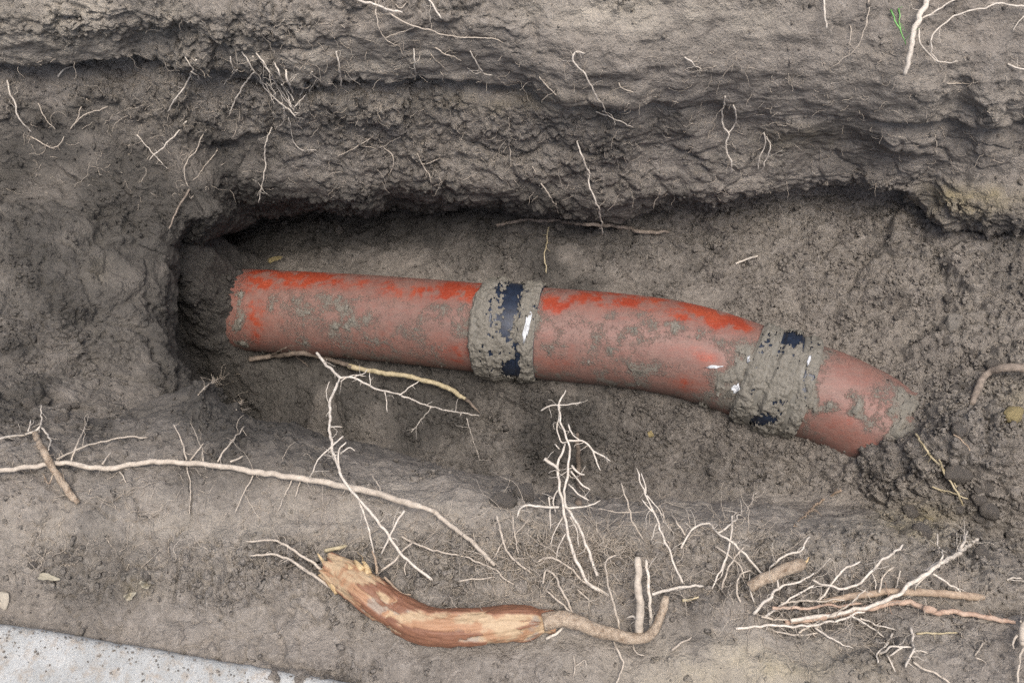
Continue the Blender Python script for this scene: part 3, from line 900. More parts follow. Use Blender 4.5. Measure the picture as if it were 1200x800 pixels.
root('cut_root', 'thickest white root at the upper right, cut off and looping rootlets beside it', RT, 'bright', [(1092, -14, .008), (1086, 4, .016), (1078, 18, .022), (1068, 52, .032), (1060, 89, .04)], .0052, .0040,
     [([(1080, 22, .02), (1100, 11, .016), (1124, -2, .008)], .0017, .0013), ([(1077, 34, .02), (1077, 52, .02), (1092, 67, .018), (1104, 73, .014), (1123, 72, .008)], .0013, .0009),
      ([(1206, 10, .01), (1172, 5, .014), (1140, 12, .016), (1110, 25, .018), (1093, 42, .02), (1091, 60, .02), (1100, 73, .016)], .0014, .0012)], group=WG)
root('grass_blade', 'single green grass blade beside the thickest white root', 'grass blade', 'green', [(1044, 12, .004), (1052, 30, .014), (1061, 53, .016)], .0017, .0008, [([(1053, 10, .002), (1055, 24, .008), (1056, 36, .01)], .0011, .0006)], bname='leaf_blade')
root('thin_root', 'long thin dusty rootlet curving down the upper bank left of the green blade', RT, 'white', [(1018, -4, .002), (1016, 22, .008), (1008, 48, .01), (995, 64, .008), (975, 79, .004)], .0011, .0006, [([(996, 30), (998, 44, .006), (994, 56, .006)], .0008, .0005)], group=WG)
root('thin_root', 'short curved white rootlet alone on the smooth upper bank', RT, 'bright', [(802, 67, .002), (812, 74, .008), (822, 82, .006)], .0012, .0009, group=WG)
root('thin_root', 'short white root at the upper right edge of the bank', RT, 'bright', [(1181, 75, .002), (1190, 79, .008), (1206, 84, .012)], .0015, .0012, [([(1200, 19), (1193, 27, .006), (1187, 37, .004)], .0010, .0007)], group=WG)
root('thin_root', 'flat pale rootlet lying on the bank below the looping rootlets', RT, 'white', [(1110, 98, .001), (1128, 98, .004), (1146, 96, .003)], .0010, .0007, group=WG)
root('thin_root', 'short vertical pale rootlet under the overhang at the right', RT, 'white', [(1096, 158, .002), (1097, 170, .008), (1098, 183, .006)], .0011, .0008, group=WG)
root('thin_root', 'slanting white root with a forked top below the left overhang', RT, 'bright', [(230, 70, .004), (222, 90, .018), (211, 109, .022), (196, 131, .016)], .0014, .0011, [([(224, 84, .017), (231, 89, .016), (236, 95, .012)], .0010, .0007), ([(217, 67), (222, 75, .01), (228, 82, .014)], .0009, .0007)], group=WG)
root('thin_root', 'straight slanting white root crossed by a grey rootlet on the far wall', RT, 'bright', [(219, 142, .004), (200, 163, .014), (175, 188, .012)], .0013, .0010, [([(160, 158, .002), (172, 172, .006), (182, 184, .008), (197, 198, .004)], .0009, .0007)], group=WG)
root('thin_root', 'short thick white rootlet curled beneath the left overhang', RT, 'bright', [(68, 90, .006), (74, 82, .012), (87, 77, .006)], .0019, .0012, group=WG)
root('thin_root', 'slanting white root by the left edge below the overhang', RT, 'bright', [(8, 94, .004), (15, 115, .014), (24, 140, .014), (37, 155, .008)], .0015, .0011, group=WG)
root('thin_root', 'faint forked rootlet in the hollow under the left overhang', RT, 'white', [(82, 152, .002), (98, 135, .008), (126, 125, .004)], .0010, .0007, [([(88, 145, .005), (94, 130, .008), (102, 115, .004)], .0009, .0006), ([(45, 121), (53, 138, .006), (65, 152, .004)], .0009, .0006), ([(36, 160), (58, 172, .006), (70, 170, .006), (75, 160, .004)], .0010, .0007)], group=WG)
root('root_tuft', 'dense tuft of tangled white rootlets hanging from the left overhang', RT, 'bright', [(290, 70, .008), (305, 96, .026), (326, 119, .03), (345, 134, .026), (347, 141, .02)], .0014, .0010,
     [([(298, 85, .018), (286, 99, .022), (268, 134, .014)], .0014, .0009), ([(296, 66, .004), (318, 92, .022), (333, 115, .028), (345, 129, .026)], .0011, .0008), ([(335, 82, .006), (338, 95, .02), (343, 109, .024)], .0020, .0017),
      ([(330, 99, .02), (337, 112, .026), (342, 126, .026)], .0010, .0008), ([(344, 130, .026), (348, 121, .024), (359, 111, .014)], .0010, .0007), ([(366, 84, .004), (358, 97, .014), (351, 112, .014)], .0011, .0008), ([(364, 86, .004), (372, 92, .01), (371, 97, .008)], .0009, .0007),
      ([(338, 138, .01), (344, 164, .01), (352, 175, .008), (371, 176, .004)], .0009, .0006), ([(300, 90, .018), (313, 100, .02), (321, 98, .02), (329, 88, .014)], .0010, .0007), ([(345, 132, .024), (353, 133, .02)], .0008, .0005),
      ([(270, 66, .004), (272, 76, .01), (275, 84, .01)], .0010, .0007), ([(283, 60, .004), (296, 80, .02), (312, 100, .028), (322, 122, .026)], .0012, .0008), ([(305, 72, .008), (316, 84, .02), (328, 104, .028), (340, 122, .028)], .0011, .0008),
      ([(322, 74, .006), (328, 88, .02), (336, 104, .026), (344, 118, .026)], .0012, .0009), ([(300, 62, .004), (310, 74, .014), (314, 84, .016)], .0013, .0010), ([(312, 96, .024), (322, 108, .03), (318, 120, .026)], .0008, .0006), ([(278, 82, .008), (268, 92, .014), (262, 100, .012)], .0009, .0006), ([(330, 120, .026), (334, 134, .024), (330, 148, .018)], .0008, .0006)], group=WG)
root('thin_root', 'long white root trailing down the far wall onto the dark floor edge', RT, 'bright', [(319, 149, .003), (311, 166, .01), (311, 190, .012), (309, 205, .014), (303, 238, .03)], .0013, .0009, group=WG)
root('thin_root', 'grey rootlet winding down to the shaded corner of the trench', RT, 'white', [(242, 152, .002), (226, 180, .008), (216, 198, .008), (220, 220, .006)], .0010, .0007, [([(255, 175), (240, 196, .006), (226, 212, .004)], .0008, .0005)], group=WG)
root('thin_root', 'short pale root hanging from the overhang right of the tangled tuft', RT, 'bright', [(394, 60, .004), (398, 78, .014), (400, 102, .016)], .0014, .0012, group=WG)
root('thin_root', 'grey stub root bulging from the dark left wall corner', RT, 'dirt', [(222, 222, .003), (208, 245, .008), (198, 268, .006)], .0022, .0014, group=WG)
# ---- trench floor
root('buried_root', 'long soil-covered root lying along the foot of the far wall', RT, 'dirt', [(582, 264, .0), (610, 259, .003), (650, 259, .004), (690, 263, .004), (730, 266, .004), (752, 272, .003), (784, 272, .0)], .0038, .0044)
root('straw_stalk', 'short yellowish stalk standing behind the first coupling', 'stalk', 'straw', [(643, 266, .004), (641, 284, .012), (638, 300, .012), (640, 320, .01)], .0014, .0011)
root('grey_root', 'thick grey root bent like an elbow emerging from the clods at the right', RT, 'dirt', [(1215, 432, .03), (1180, 431, .035), (1157, 437, .03), (1148, 452, .02), (1139, 474, .004)], .0085, .0058)
root('dry_stalk', 'dry yellowish stalk leaning over the soil by the buried pipe end', 'stalk', 'straw', [(1073, 508, .012), (1085, 526, .02), (1106, 552, .022), (1120, 574, .018), (1129, 592, .008)], .0021, .0016, [([(1100, 538, .01), (1110, 556, .018), (1122, 571, .016)], .0011, .0008), ([(1092, 570, .004), (1112, 576, .01), (1134, 584, .006)], .0014, .0010)])
root('thin_root', 'short curved grey rootlet on the clods right of the dry stalk', RT, 'tan', [(1117, 509, .006), (1128, 516, .01), (1137, 528, .006)], .0011, .0008)
root('thin_root', 'faint rootlets in the dark hollow below the red pipe', RT, 'white', [(232, 463, .004), (246, 450, .012), (262, 442, .014), (281, 438, .008)], .0009, .0006, [([(240, 456, .01), (256, 447, .012), (274, 447, .006)], .0007, .0005), ([(277, 480, .004), (284, 468, .01), (290, 458, .008)], .0009, .0006)])
root('bark_stick', 'dark bark-covered root under the red pipe with a peeled yellow end', 'root', 'bark', [(292, 421, .006), (320, 417, .014), (350, 414, .016), (380, 419, .018), (412, 430, .02)], .0062, .0050,
     [([(409, 429, .022), (450, 437, .024), (490, 443, .024), (524, 455, .022), (545, 467, .02)], .0056, .0050, 'lift', 'straw'), ([(543, 466, .02), (553, 474, .014), (562, 484, .006)], .0044, .0014), ([(318, 416, .018), (332, 408, .02), (336, 406, .018)], .0016, .0010), ([(345, 416, .018), (356, 425, .02), (362, 430, .014)], .0010, .0007)], bname='peeled_end')
root('root_stub', 'dark upright root stub behind the bushy white root at the trench edge', RT, 'bark', [(678, 590, .004), (678, 560, .03), (677, 530, .05), (677, 508, .06)], .0058, .0046)
# ---- near ledge, left
root('root_stump', 'stubby peeled root crossing the end of the long pale root', RT, 'mottled', [(41, 508, .012), (52, 530, .016), (62, 549, .016), (76, 571, .012), (91, 589, .006)], .0046, .0054, [
     ([(-12, 521, .006), (14, 511, .012), (38, 506, .016), (47, 500, .018)], .0024, .0017, 'lift', 'bright'), ([(46, 501, .018), (48, 488, .02), (48, 474, .02)], .0012, .0008, 'lift', 'bright'), ([(33, 505, .014), (36, 492, .016)], .0011, .0007, 'lift', 'bright'), ([(49, 501, .018), (58, 513, .022), (57, 527, .022)], .0013, .0010, 'lift', 'bright'), ([(62, 555, .014), (58, 566, .012), (50, 555, .008)], .001, .0007)])
root('long_root', 'long pale root stretched across the near ledge with small side rootlets', RT, 'white', [(-12, 553, .006), (38, 547, .008), (70, 542, .012), (100, 546, .010), (131, 549, .008), (160, 543, .008), (200, 541, .008), (250, 545, .009), (300, 553, .010), (350, 560, .012), (400, 569, .016), (440, 578, .02), (480, 590, .02), (509, 599, .018)], .0034, .0050, [
     ([(66, 538, .012), (100, 523, .014), (140, 513, .012), (173, 512, .006)], .0013, .0009), ([(83, 541, .01), (93, 515, .014), (105, 486, .016)], .0012, .0008), ([(120, 544, .008), (131, 529, .012)], .0013, .0008), ([(219, 539, .008), (214, 518, .014), (203, 497, .018)], .0011, .0008), ([(223, 539, .008), (239, 519, .014)], .0011, .0008),
     ([(255, 541, .008), (268, 522, .016), (287, 499, .02)], .0012, .0008), ([(219, 546, .006), (224, 572, .006), (222, 602, .003)], .0008, .0006), ([(297, 556, .006), (287, 575, .008), (276, 600, .004)], .0010, .0007), ([(140, 552, .006), (148, 565, .004)], .0012, .0007), ([(270, 541, .01), (285, 534, .012)], .0014, .001), ([(238, 540, .008), (237, 526, .012)], .001, .0007),
     ([(342, 562, .008), (331, 585, .008), (326, 598, .003)], .0010, .0006), ([(352, 564, .008), (346, 582, .006)], .0009, .0006), ([(436, 557, .018), (442, 566, .02), (448, 580, .02)], .0011, .0008)], crook=.7)
root('thin_branch_root', 'straight root running on from the cut end of the long pale root', RT, 'white', [(507, 597, .014), (530, 617, .012), (560, 641, .010), (580, 662, .004)], .0036, .0028, crook=.6)
root('arching_root', 'tall bare white root arching from the ledge out over the trench', RT, 'bright', [(506, 679, .425), (472, 650, .435), (452, 622, .445), (430, 595, .455), (408, 570, .46), (395, 545, .455), (388, 520, .44), (386, 490, .42), (389, 465, .40), (398, 443, .375)], .0020, .0021, [
     ([(399, 443, .375), (386, 431, .36), (371, 413, .34)], .0022, .0026), ([(398, 443, .375), (413, 442, .37), (440, 455, .355), (470, 463, .33), (500, 475, .30), (531, 482, .26), (562, 487, .22)], .0017, .0010),
     ([(412, 443, .37), (424, 439, .365), (431, 432, .36)], .0009, .0006), ([(451, 459, .35), (452, 470, .34), (454, 483, .335)], .0009, .0006), ([(468, 463, .335), (478, 455, .33), (491, 446, .325)], .0010, .0007), ([(505, 477, .295), (494, 491, .27), (482, 507, .25)], .0007, .0005), ([(434, 452, .36), (433, 436, .36)], .0008, .0006), ([(399, 447, .372), (412, 440, .37), (429, 441, .36)], .0009, .0006),
     ([(387, 500, .425), (393, 500, .43), (401, 500, .43)], .0010, .0007), ([(402, 511, .44), (388, 524, .445), (374, 537, .45), (362, 560, .43)], .0010, .0008), ([(397, 548, .455), (397, 530, .46), (406, 518, .465)], .0012, .0008), ([(399, 532, .46), (408, 524, .465), (416, 528, .465)], .0009, .0006),
     ([(386, 447, .38), (382, 460, .385), (384, 470, .39)], .0007, .0005), ([(420, 583, .455), (432, 620, .44), (438, 650, .42)], .0013, .0009), ([(474, 598, .45), (460, 622, .445), (447, 649, .43)], .0014, .0011), ([(547, 490, .24), (556, 520, .19), (562, 540, .15)], .0007, .0005)], mode='z', crook=.8)
# ---- near ledge, middle
root('branching_root', 'tall bushy white root standing at the trench edge in front of the pipe', RT, 'bright', [(700, 674, .42), (686, 636, .435), (668, 600, .455), (661, 585, .465), (664, 560, .475), (668, 530, .48), (664, 512, .48), (658, 495, .475), (655, 474, .47), (663, 457, .465)], .0023, .0012, [
     ([(713, 697, .415), (690, 684, .42), (678, 660, .43), (668, 635, .44), (661, 600, .455), (657, 580, .465), (653, 552, .475), (662, 520, .48)], .0026, .0017), ([(638, 537, .485), (649, 545, .482), (655, 552, .475)], .0027, .0018),
     ([(656, 476, .47), (653, 498, .472), (657, 516, .475), (666, 518, .478)], .0010, .0008), ([(634, 481, .46), (645, 475, .468), (660, 474, .47), (681, 471, .462)], .0010, .0007), ([(666, 516, .48), (684, 517, .48), (694, 528, .475), (704, 551, .465)], .0014, .0008), ([(694, 528, .475), (704, 533, .47), (715, 540, .465)], .0012, .0008),
     ([(670, 545, .478), (678, 555, .48), (685, 556, .48)], .0014, .0010), ([(669, 552, .478), (680, 564, .478), (692, 574, .475)], .0012, .0009), ([(666, 567, .472), (678, 577, .472), (690, 586, .468)], .0010, .0008), ([(661, 594, .46), (682, 594, .46), (704, 586, .455)], .0013, .0008), ([(655, 594, .46), (632, 593, .462), (612, 594, .46), (606, 606, .45)], .0015, .0012),
     ([(650, 520, .47), (656, 526, .475)], .0009, .0007), ([(666, 497, .475), (670, 508, .478), (680, 516, .48)], .0010, .0007), ([(656, 572, .468), (648, 584, .46), (651, 600, .45)], .0010, .0008), ([(643, 582, .46), (644, 605, .45), (645, 620, .44)], .0010, .0007), ([(668, 605, .45), (676, 622, .44), (679, 640, .43)], .0009, .0006),
     ([(660, 605, .45), (650, 622, .44), (645, 640, .43)], .0009, .0006), ([(663, 625, .44), (655, 640, .43), (652, 655, .42)], .0010, .0007)], mode='z', crook=.8)
root('thin_root', 'upright pale rootlet with a forked tip to the right of the bushy white root', RT, 'bright', [(800, 683, .415), (783, 642, .43), (768, 605, .445), (757, 578, .45), (750, 562, .452), (746, 548, .45)], .0017, .0010, [([(757, 578, .45), (755, 566, .452), (752, 554, .45)], .0009, .0007), ([(766, 600, .446), (758, 592, .448), (752, 585, .446)], .0011, .0008), ([(772, 610, .44), (765, 624, .43), (762, 634, .42)], .0009, .0006), ([(758, 580, .45), (770, 596, .445), (777, 604, .44)], .0008, .0006)], mode='z')
root('thin_root', 'thin upright rootlet between the bushy white root and the forked-tip rootlet', RT, 'white', [(754, 632, .40), (740, 609, .42), (735, 588, .43), (728, 565, .43)], .0011, .0008, [([(738, 600, .425), (720, 599, .42), (700, 596, .41)], .0007, .0005)], mode='z')
root('thin_root', 'short bent rootlet at the ledge rim below the second coupling', RT, 'white', [(803, 627, .008), (793, 612, .014), (786, 601, .016)], .0013, .0010, [([(777, 612, .01), (776, 598, .018), (775, 582, .024)], .0009, .0006)])
root('thin_root', 'short grey-brown twig lying on the near slope below the pipe end', 'twig', 'tan', [(986, 574, .008), (960, 589, .010), (930, 616, .006)], .0022, .0012)
root('arching_root', 'white root arching low over the ledge beside the bunch of cut roots', RT, 'bright', [(798, 642, .004), (811, 621, .016), (829, 612, .024), (845, 627, .026), (861, 638, .022), (886, 666, .010), (896, 671, .006)], .0014, .0018, [([(842, 624, .024), (857, 613, .028), (868, 601, .032), (881, 590, .036), (884, 575, .036)], .0012, .0009), ([(858, 604, .03), (857, 626, .028), (851, 655, .018), (834, 690, .004)], .0015, .0011), ([(853, 646, .02), (849, 664, .012), (844, 676, .006)], .0012, .0008), ([(883, 580, .036), (889, 576, .034)], .0008, .0006)])
# ---- bunch of cut roots at the right
BG = 'cut roots in the bunch on the right of the near ledge'
root('cut_root', 'stout short root chunk with a broken orange end in the right bunch', RT, 'mottled', [(878, 688, .004), (908, 672, .016), (942, 660, .024)], .0085, .0098, [([(940, 664, .024), (944, 659, .026), (948, 652, .026)], .0024, .0012, 'lift', 'wood')], group=BG, bname='splinter')
root('cut_root', 'long white root with a forked tip slanting up over the right bunch', RT, 'bright', [(926, 727, .010), (980, 718, .016), (1020, 710, .020), (1050, 697, .026), (1070, 682, .032), (1096, 664, .040), (1121, 649, .044), (1146, 631, .048)], .0028, .0034, [([(1124, 646, .044), (1129, 634, .046), (1133, 622, .048)], .0024, .0018), ([(1084, 668, .03), (1098, 660, .034), (1105, 649, .036), (1100, 640, .036), (1098, 625, .034)], .0012, .0010), ([(1093, 672, .034), (1110, 683, .026), (1127, 695, .016)], .0018, .0012), ([(1086, 674, .034), (1074, 684, .026), (1072, 692, .02)], .0018, .001)], group=BG)
root('cut_root', 'straight tan root with a square cut end in the right bunch', RT, 'tan', [(962, 706, .006), (1000, 698, .010), (1050, 693, .012), (1100, 695, .010), (1153, 700, .008)], .0046, .0060, crook=.5, group=BG)
root('cut_root', 'knobbly pinkish root running right from the bunch to the photo edge', RT, 'pink', [(920, 730, .004), (970, 722, .008), (1020, 712, .012), (1058, 704, .014), (1076, 710, .012), (1090, 716, .010), (1130, 718, .008), (1190, 729, .004)], .0044, .0036, [([(1083, 713, .013), (1088, 714, .014), (1096, 715, .012)], .0058, .0045)], group=BG)
root('thin_root', 'slender white root along the lower side of the right bunch', RT, 'bright', [(862, 736, .002), (900, 733, .006), (945, 733, .010), (985, 725, .014), (1013, 717, .016)], .0019, .0015, [([(955, 735, .006), (978, 749, .008), (1000, 759, .003)], .0017, .0010), ([(996, 720, .012), (1018, 734, .008), (1036, 746, .003)], .0012, .0008), ([(1008, 724, .01), (1028, 732, .006), (1048, 737, .003)], .0012, .0008)], group=BG)
root('thin_root', 'curved white root rising steeply on the left side of the right bunch', RT, 'bright', [(883, 719, .006), (900, 701, .016), (914, 688, .022), (938, 680, .026), (956, 671, .028)], .0024, .0012, [([(897, 722, .006), (925, 702, .014), (954, 685, .02)], .0016, .001), ([(878, 672, .008), (879, 690, .01), (884, 705, .008)], .001, .0008), ([(912, 688, .022), (911, 678, .024)], .0016, .0008)], group=BG)
root('thin_root', 'long wavy white root sweeping up behind the right bunch', RT, 'bright', [(952, 679, .016), (968, 685, .022), (987, 689, .026), (1010, 680, .030), (1030, 660, .034), (1058, 638, .036)], .0017, .0020, [([(960, 703, .012), (984, 672, .024), (1008, 658, .03)], .0014, .0012), ([(1021, 670, .02), (1026, 682, .016), (1026, 690, .012)], .0009, .0007), ([(1055, 668, .016), (1052, 684, .014), (1048, 690, .01)], .0010, .0007)], group=BG)
root('thin_root', 'wiggly thin root above the stout chunk in the right bunch', RT, 'bright', [(902, 665, .008), (918, 652, .020), (940, 645, .028), (944, 636, .03), (949, 628, .03)], .0015, .0011, group=BG)
for pts, r_, lab in (([(905, 712, .008), (950, 712, .012), (1010, 706, .014)], .0024, 'thin brown root at the heart of the right bunch'), ([(892, 722, .004), (925, 726, .008), (960, 735, .006)], .0016, 'thin pale root under the lower left of the right bunch'), ([(915, 706, .006), (955, 704, .01), (990, 703, .012)], .0017, 'pale thin root lying behind the brown root of the right bunch')):
    root('thin_root', lab, RT, 'pink' if r_ > .002 else 'white', pts, r_, r_ * .7, group=BG)
root('root_end', 'pale torn root end at the lower right photo edge', RT, 'white', [(1206, 722, .014), (1198, 740, .016), (1199, 756, .012)], .0040, .0046, [([(1192, 744, .022), (1186, 752, .018), (1188, 760, .012)], .0016, .0010), ([(1199, 758, .018), (1194, 775, .014), (1193, 800, .006)], .0020, .0014), ([(1196, 728, .022), (1197, 716, .024)], .0012, .0008)])
root('thin_root', 'small branched white rootlet on bare soil under the right bunch', RT, 'bright', [(1067, 735, .004), (1070, 750, .012), (1071, 762, .014), (1065, 770, .012), (1061, 782, .006)], .0016, .0013, [([(1030, 766, .004), (1048, 757, .01), (1068, 758, .012)], .0014, .0011), ([(1071, 763, .014), (1078, 762, .012), (1087, 765, .006)], .0012, .0009), ([(1046, 742, .004), (1038, 756, .008), (1028, 764, .006), (1029, 776, .003)], .0014, .001), ([(1040, 768, .004), (1046, 778, .006), (1049, 787, .003)], .0011, .0008), ([(1057, 758, .008), (1042, 768, .006)], .0014, .0009)])
root('thin_root', 'thin root slanting off the bottom edge at the lower right', RT, 'white', [(1070, 775, .002), (1084, 784, .006), (1100, 791, .006), (1120, 805, .004)], .0015, .0013)
root('straw_stalk', 'flat pale stalk below the knobbly pinkish root', 'stalk', 'straw', [(1074, 742, .002), (1098, 741, .005), (1122, 741, .003)], .0014, .0010)
root('thin_root', 'small pale rootlet on bare soil right of the branched white rootlet', RT, 'white', [(1152, 752, .002), (1146, 760, .006), (1142, 768, .003)], .0010, .0008, [([(1143, 770), (1150, 773, .003), (1156, 777, .002)], .0009, .0006)])
root('thin_root', 'small white rootlet above the straight tan root at the right edge', RT, 'bright', [(1180, 679, .002), (1190, 677, .006), (1206, 680, .006)], .0013, .0011)
for pts, lab in (([(846, 690, .004), (852, 668, .02), (862, 650, .03), (872, 640, .034)], 'thin pale root standing left of the stout root chunk'), ([(868, 705, .004), (862, 690, .014), (866, 676, .02), (880, 668, .022)], 'small curled root at the foot of the stout root chunk'),
                  ([(838, 640, .006), (850, 646, .016), (866, 660, .02), (872, 676, .014)], 'dusty root crossing under the low arching white root'), ([(935, 742, .002), (960, 728, .012), (990, 712, .02), (1015, 690, .028)], 'thin root slanting across the middle of the right bunch'),
                  ([(1030, 694, .012), (1036, 676, .022), (1048, 664, .026)], 'short upright root behind the straight tan root'), ([(905, 738, .002), (930, 744, .006), (958, 742, .004)], 'thin root lying below the slender white root of the bunch')):
    root('thin_root', lab, RT, 'white', pts, .0013, .0009, group=BG)
# ---- middle of the ledge
root('thin_root', 'curved pale rootlet between the straight root end and the bushy white root', RT, 'white', [(582, 604, .016), (588, 630, .014), (602, 656, .010), (623, 671, .004)], .0015, .0012, [([(601, 603, .014), (602, 625, .012), (608, 648, .006)], .0012, .0008), ([(620, 607, .01), (607, 622, .01), (602, 630, .008)], .0010, .0007), ([(592, 632, .012), (584, 645, .008), (579, 652, .004)], .0012, .0009)])
root('thin_root', 'long thin dusty root on the soil above the big peeled root', RT, 'white', [(470, 628, .003), (500, 642, .006), (545, 652, .007), (580, 668, .006), (602, 684, .003)], .0013, .0010, [([(534, 680, .003), (556, 679, .004), (580, 676, .004)], .0012, .0009), ([(478, 655, .003), (474, 668, .004), (476, 676, .003)], .001, .0007)])
root('thin_root', 'pale root twisting between the bushy white root and the big peeled root', RT, 'white', [(630, 658, .004), (648, 653, .010), (668, 664, .012), (685, 681, .012), (712, 696, .006)], .0014, .0010, [([(640, 640, .004), (655, 652, .008)], .0009, .0007), ([(676, 690, .006), (688, 700, .008), (690, 712, .004)], .0009, .0007)])
root('cut_twig', 'short pale broken twig on the soil above the broken root end', 'twig', 'straw', [(381, 645, .002), (394, 642, .006), (407, 639, .004)], .0030, .0024, crook=.5)
root('thin_root', 'thin straight twig lying on the bare soil at the bottom', 'twig', 'white', [(787, 762, .003), (798, 753, .006), (811, 746, .005)], .0014, .0010)
root('thin_root', 'forked rootlet at the bottom edge below the hooked root', RT, 'white', [(719, 750, .006), (726, 764, .010), (733, 776, .008), (727, 788, .006), (720, 804, .004)], .0013, .0011, [([(741, 752, .006), (746, 762, .008), (755, 768, .004)], .0010, .0007), ([(672, 768), (674, 782, .004), (672, 792, .002)], .0009, .0006), ([(674, 780, .003), (684, 774, .004), (687, 784, .002)], .0008, .0005)])

# ---- the big peeled root
def big_root():
    pts = [(386, 664, .016), (404, 674, .020), (430, 692, .024), (460, 714, .024), (500, 733, .022), (550, 735, .022), (595, 731, .022), (618, 729, .020), (632, 729, .016), (650, 728, .014)]
    rad = [.0165, .0195, .0208, .0208, .0206, .0206, .0208, .0185, .0140, .0112]
    W = []
    for (x, y, l), r_ in zip(pts, rad):
        h, nn = hit(x, y)
        W.append(np.append(h - ray(x, y) * (r_ * .72), r_))
    C = catmull(W, .0016)
    r = C[:, 3]; C = C[:, :3]
    nth = 110
    th = np.linspace(0, 2 * math.pi, nth, endpoint=False)
    _, D, _ = sweep(C, r, nth)
    n = len(C)
    base = C[:, None] + D * r[:, None, None]
    f = base.reshape(-1, 3)
    T_, A_, B_ = frames(C)
    s_ = np.concatenate([[0], np.cumsum(np.linalg.norm(np.diff(C, axis=0), axis=1))])
    Q = np.stack([np.repeat(s_[:, None], nth, 1), np.repeat(np.cos(th)[None] * .025, n, 0), np.repeat(np.sin(th)[None] * .025, n, 0)], -1).reshape(-1, 3)
    Qs = Q * (.22, 1, 1)
    Qs = Q * (.2, 1, 1); g1 = fbm(Qs, .014, 4, .6); g2 = fbm(Q, .03, 4, .6, off=5.); g3 = fbm(Qs, .0045, 2, .6, off=2.)
    qx, qy = pixel(f)
    bark = .20 + 1.7 * g1 + .6 * g2
    for (cx, cy, rx, ry, k) in ((470, 690, 60, 10, .9), (560, 711, 90, 7, .9), (500, 745, 60, 9, .45), (610, 725, 14, 22, .3), (560, 730, 60, 9, -.8), (450, 695, 50, 7, -.3), (400, 668, 22, 18, -.9), (480, 722, 40, 10, -.35), (590, 735, 30, 12, -.3)):
        bark += k * blob(qx, qy, cx, cy, rx, ry)
    grey = -.25 + 1.0 * g2 + .7 * blob(qx, qy, 470, 712, 28, 10) + .8 * blob(qx, qy, 535, 747, 60, 8) + .5 * blob(qx, qy, 628, 732, 14, 20) + .6 * blob(qx, qy, 440, 708, 14, 9)
    orange = .3 + 1.1 * fbm(Q, .02, 3, off=9.) + .7 * blob(qx, qy, 520, 733, 50, 8) - .4 * blob(qx, qy, 560, 728, 60, 8)
    sb = smooth(bark, .18, .34)
    dr = .0020 * sb + .0030 * g1 + .0012 * g3 + .002 * g2
    # ragged broken end
    u = np.repeat(s_[:, None], nth, 1).ravel()
    rag = .018 * (fbm(np.stack([np.cos(th), np.sin(th), th * 0], 1), .5, 2) + .5 * fbm(np.stack([np.cos(th) * 4, np.sin(th) * 4, th * 0], 1), .5, 2))
    f = f + D.reshape(-1, 3) * dr[:, None] - np.repeat(T_, nth, 0) * (np.tile(rag, n) * np.clip(1 - u / .03, 0, 1))[:, None]
    me = tube_mesh('big_root', f.reshape(n, nth, 3), cap=True)
    ext = lambda a: np.concatenate([np.clip(a, 0, 1), [0, 0]])
    set_attr(me, 'bark', ext(sb)); set_attr(me, 'grey', ext(smooth(grey, .15, .4))); set_attr(me, 'orange', ext(smooth(orange, .2, .6)))
    m, nt, b = new_mat('peeled_root_wood')
    q = NB(nt); v = q.coord()
    nz = q.noise(v, 160, 4, .65); nf = q.noise(v, 500, 3, .6)
    c = q.mix(nz, (0.26, 0.175, 0.10), (0.44, 0.335, 0.215))
    c = q.mix(q.math('MULTIPLY', q.attr('orange'), .8), c, (0.27, 0.135, 0.07))
    c = q.mix(q.math('MULTIPLY', q.attr('grey'), .85), c, q.mix(nf, (0.17, 0.14, 0.115), (0.33, 0.285, 0.235)))
    c = q.mix(q.attr('bark'), c, q.mix(nz, (0.105, 0.045, 0.026), (0.22, 0.10, 0.052)))
    q.l(c, b.inputs['Base Color']); b.inputs['Roughness'].default_value = .62
    q.l(q.bump(q.math('ADD', nz, q.math('MULTIPLY', nf, .5)), .5, .002), b.inputs['Normal'])
    o = link('big_root', me, m)
    tag(o, 'big peeled orange-brown root with a splintered yellow end lying on the near ledge', 'root')
    return o
big = big_root()
def sub(name, mat, pts, r0, r1, mode='lift', crook=.8):
    return link(name, strand_mesh(name, pts, r0, r1, mode, crook), M_ROOT[mat], big)
sub('root_tail', 'mottled', [(636, 729, .010), (662, 724, .010), (690, 735, .010), (718, 743, .012), (742, 748, .014), (764, 742, .018), (774, 722, .030), (781, 698, .042)], .0122, .0052)
sub('root_prong', 'white', [(748, 747, .012), (750, 715, .030), (748, 690, .044), (747, 652, .060)], .0060, .0050)
sub('root_prong', 'bright', [(763, 736, .014), (761, 700, .034), (757, 655, .054)], .0026, .0022)
sub('side_root', 'white', [(672, 720, .008), (660, 692, .018), (648, 672, .022), (640, 669, .022), (636, 684, .014)], .0015, .0012)
sub('side_root', 'white', [(727, 740, .012), (718, 704, .024), (709, 661, .03), (722, 650, .03)], .0017, .0013)
sub('side_root', 'bright', [(764, 696, .03), (795, 688, .026), (824, 686, .016)], .0022, .0016)
sub('side_root', 'bright', [(748, 730, .02), (742, 722, .022), (734, 724, .018)], .0018, .0012)
sub('side_root', 'white', [(682, 735, .010), (668, 716, .014), (652, 702, .010), (640, 692, .006)], .0020, .0012)
sub('side_root', 'bright', [(640, 748, .004), (652, 742, .008), (660, 734, .008)], .0022, .0014)
sub('side_root', 'white', [(412, 697, .010), (380, 684, .012), (352, 664, .014), (326, 651, .012), (292, 650, .004)], .0026, .0014)
sub('side_root', 'white', [(404, 686, .012), (384, 672, .014), (345, 645, .016), (318, 632, .014), (288, 634, .006)], .0024, .0013)
sub('side_root', 'tan', [(625, 720, .016), (637, 716, .014), (646, 714, .008)], .0017, .0011)
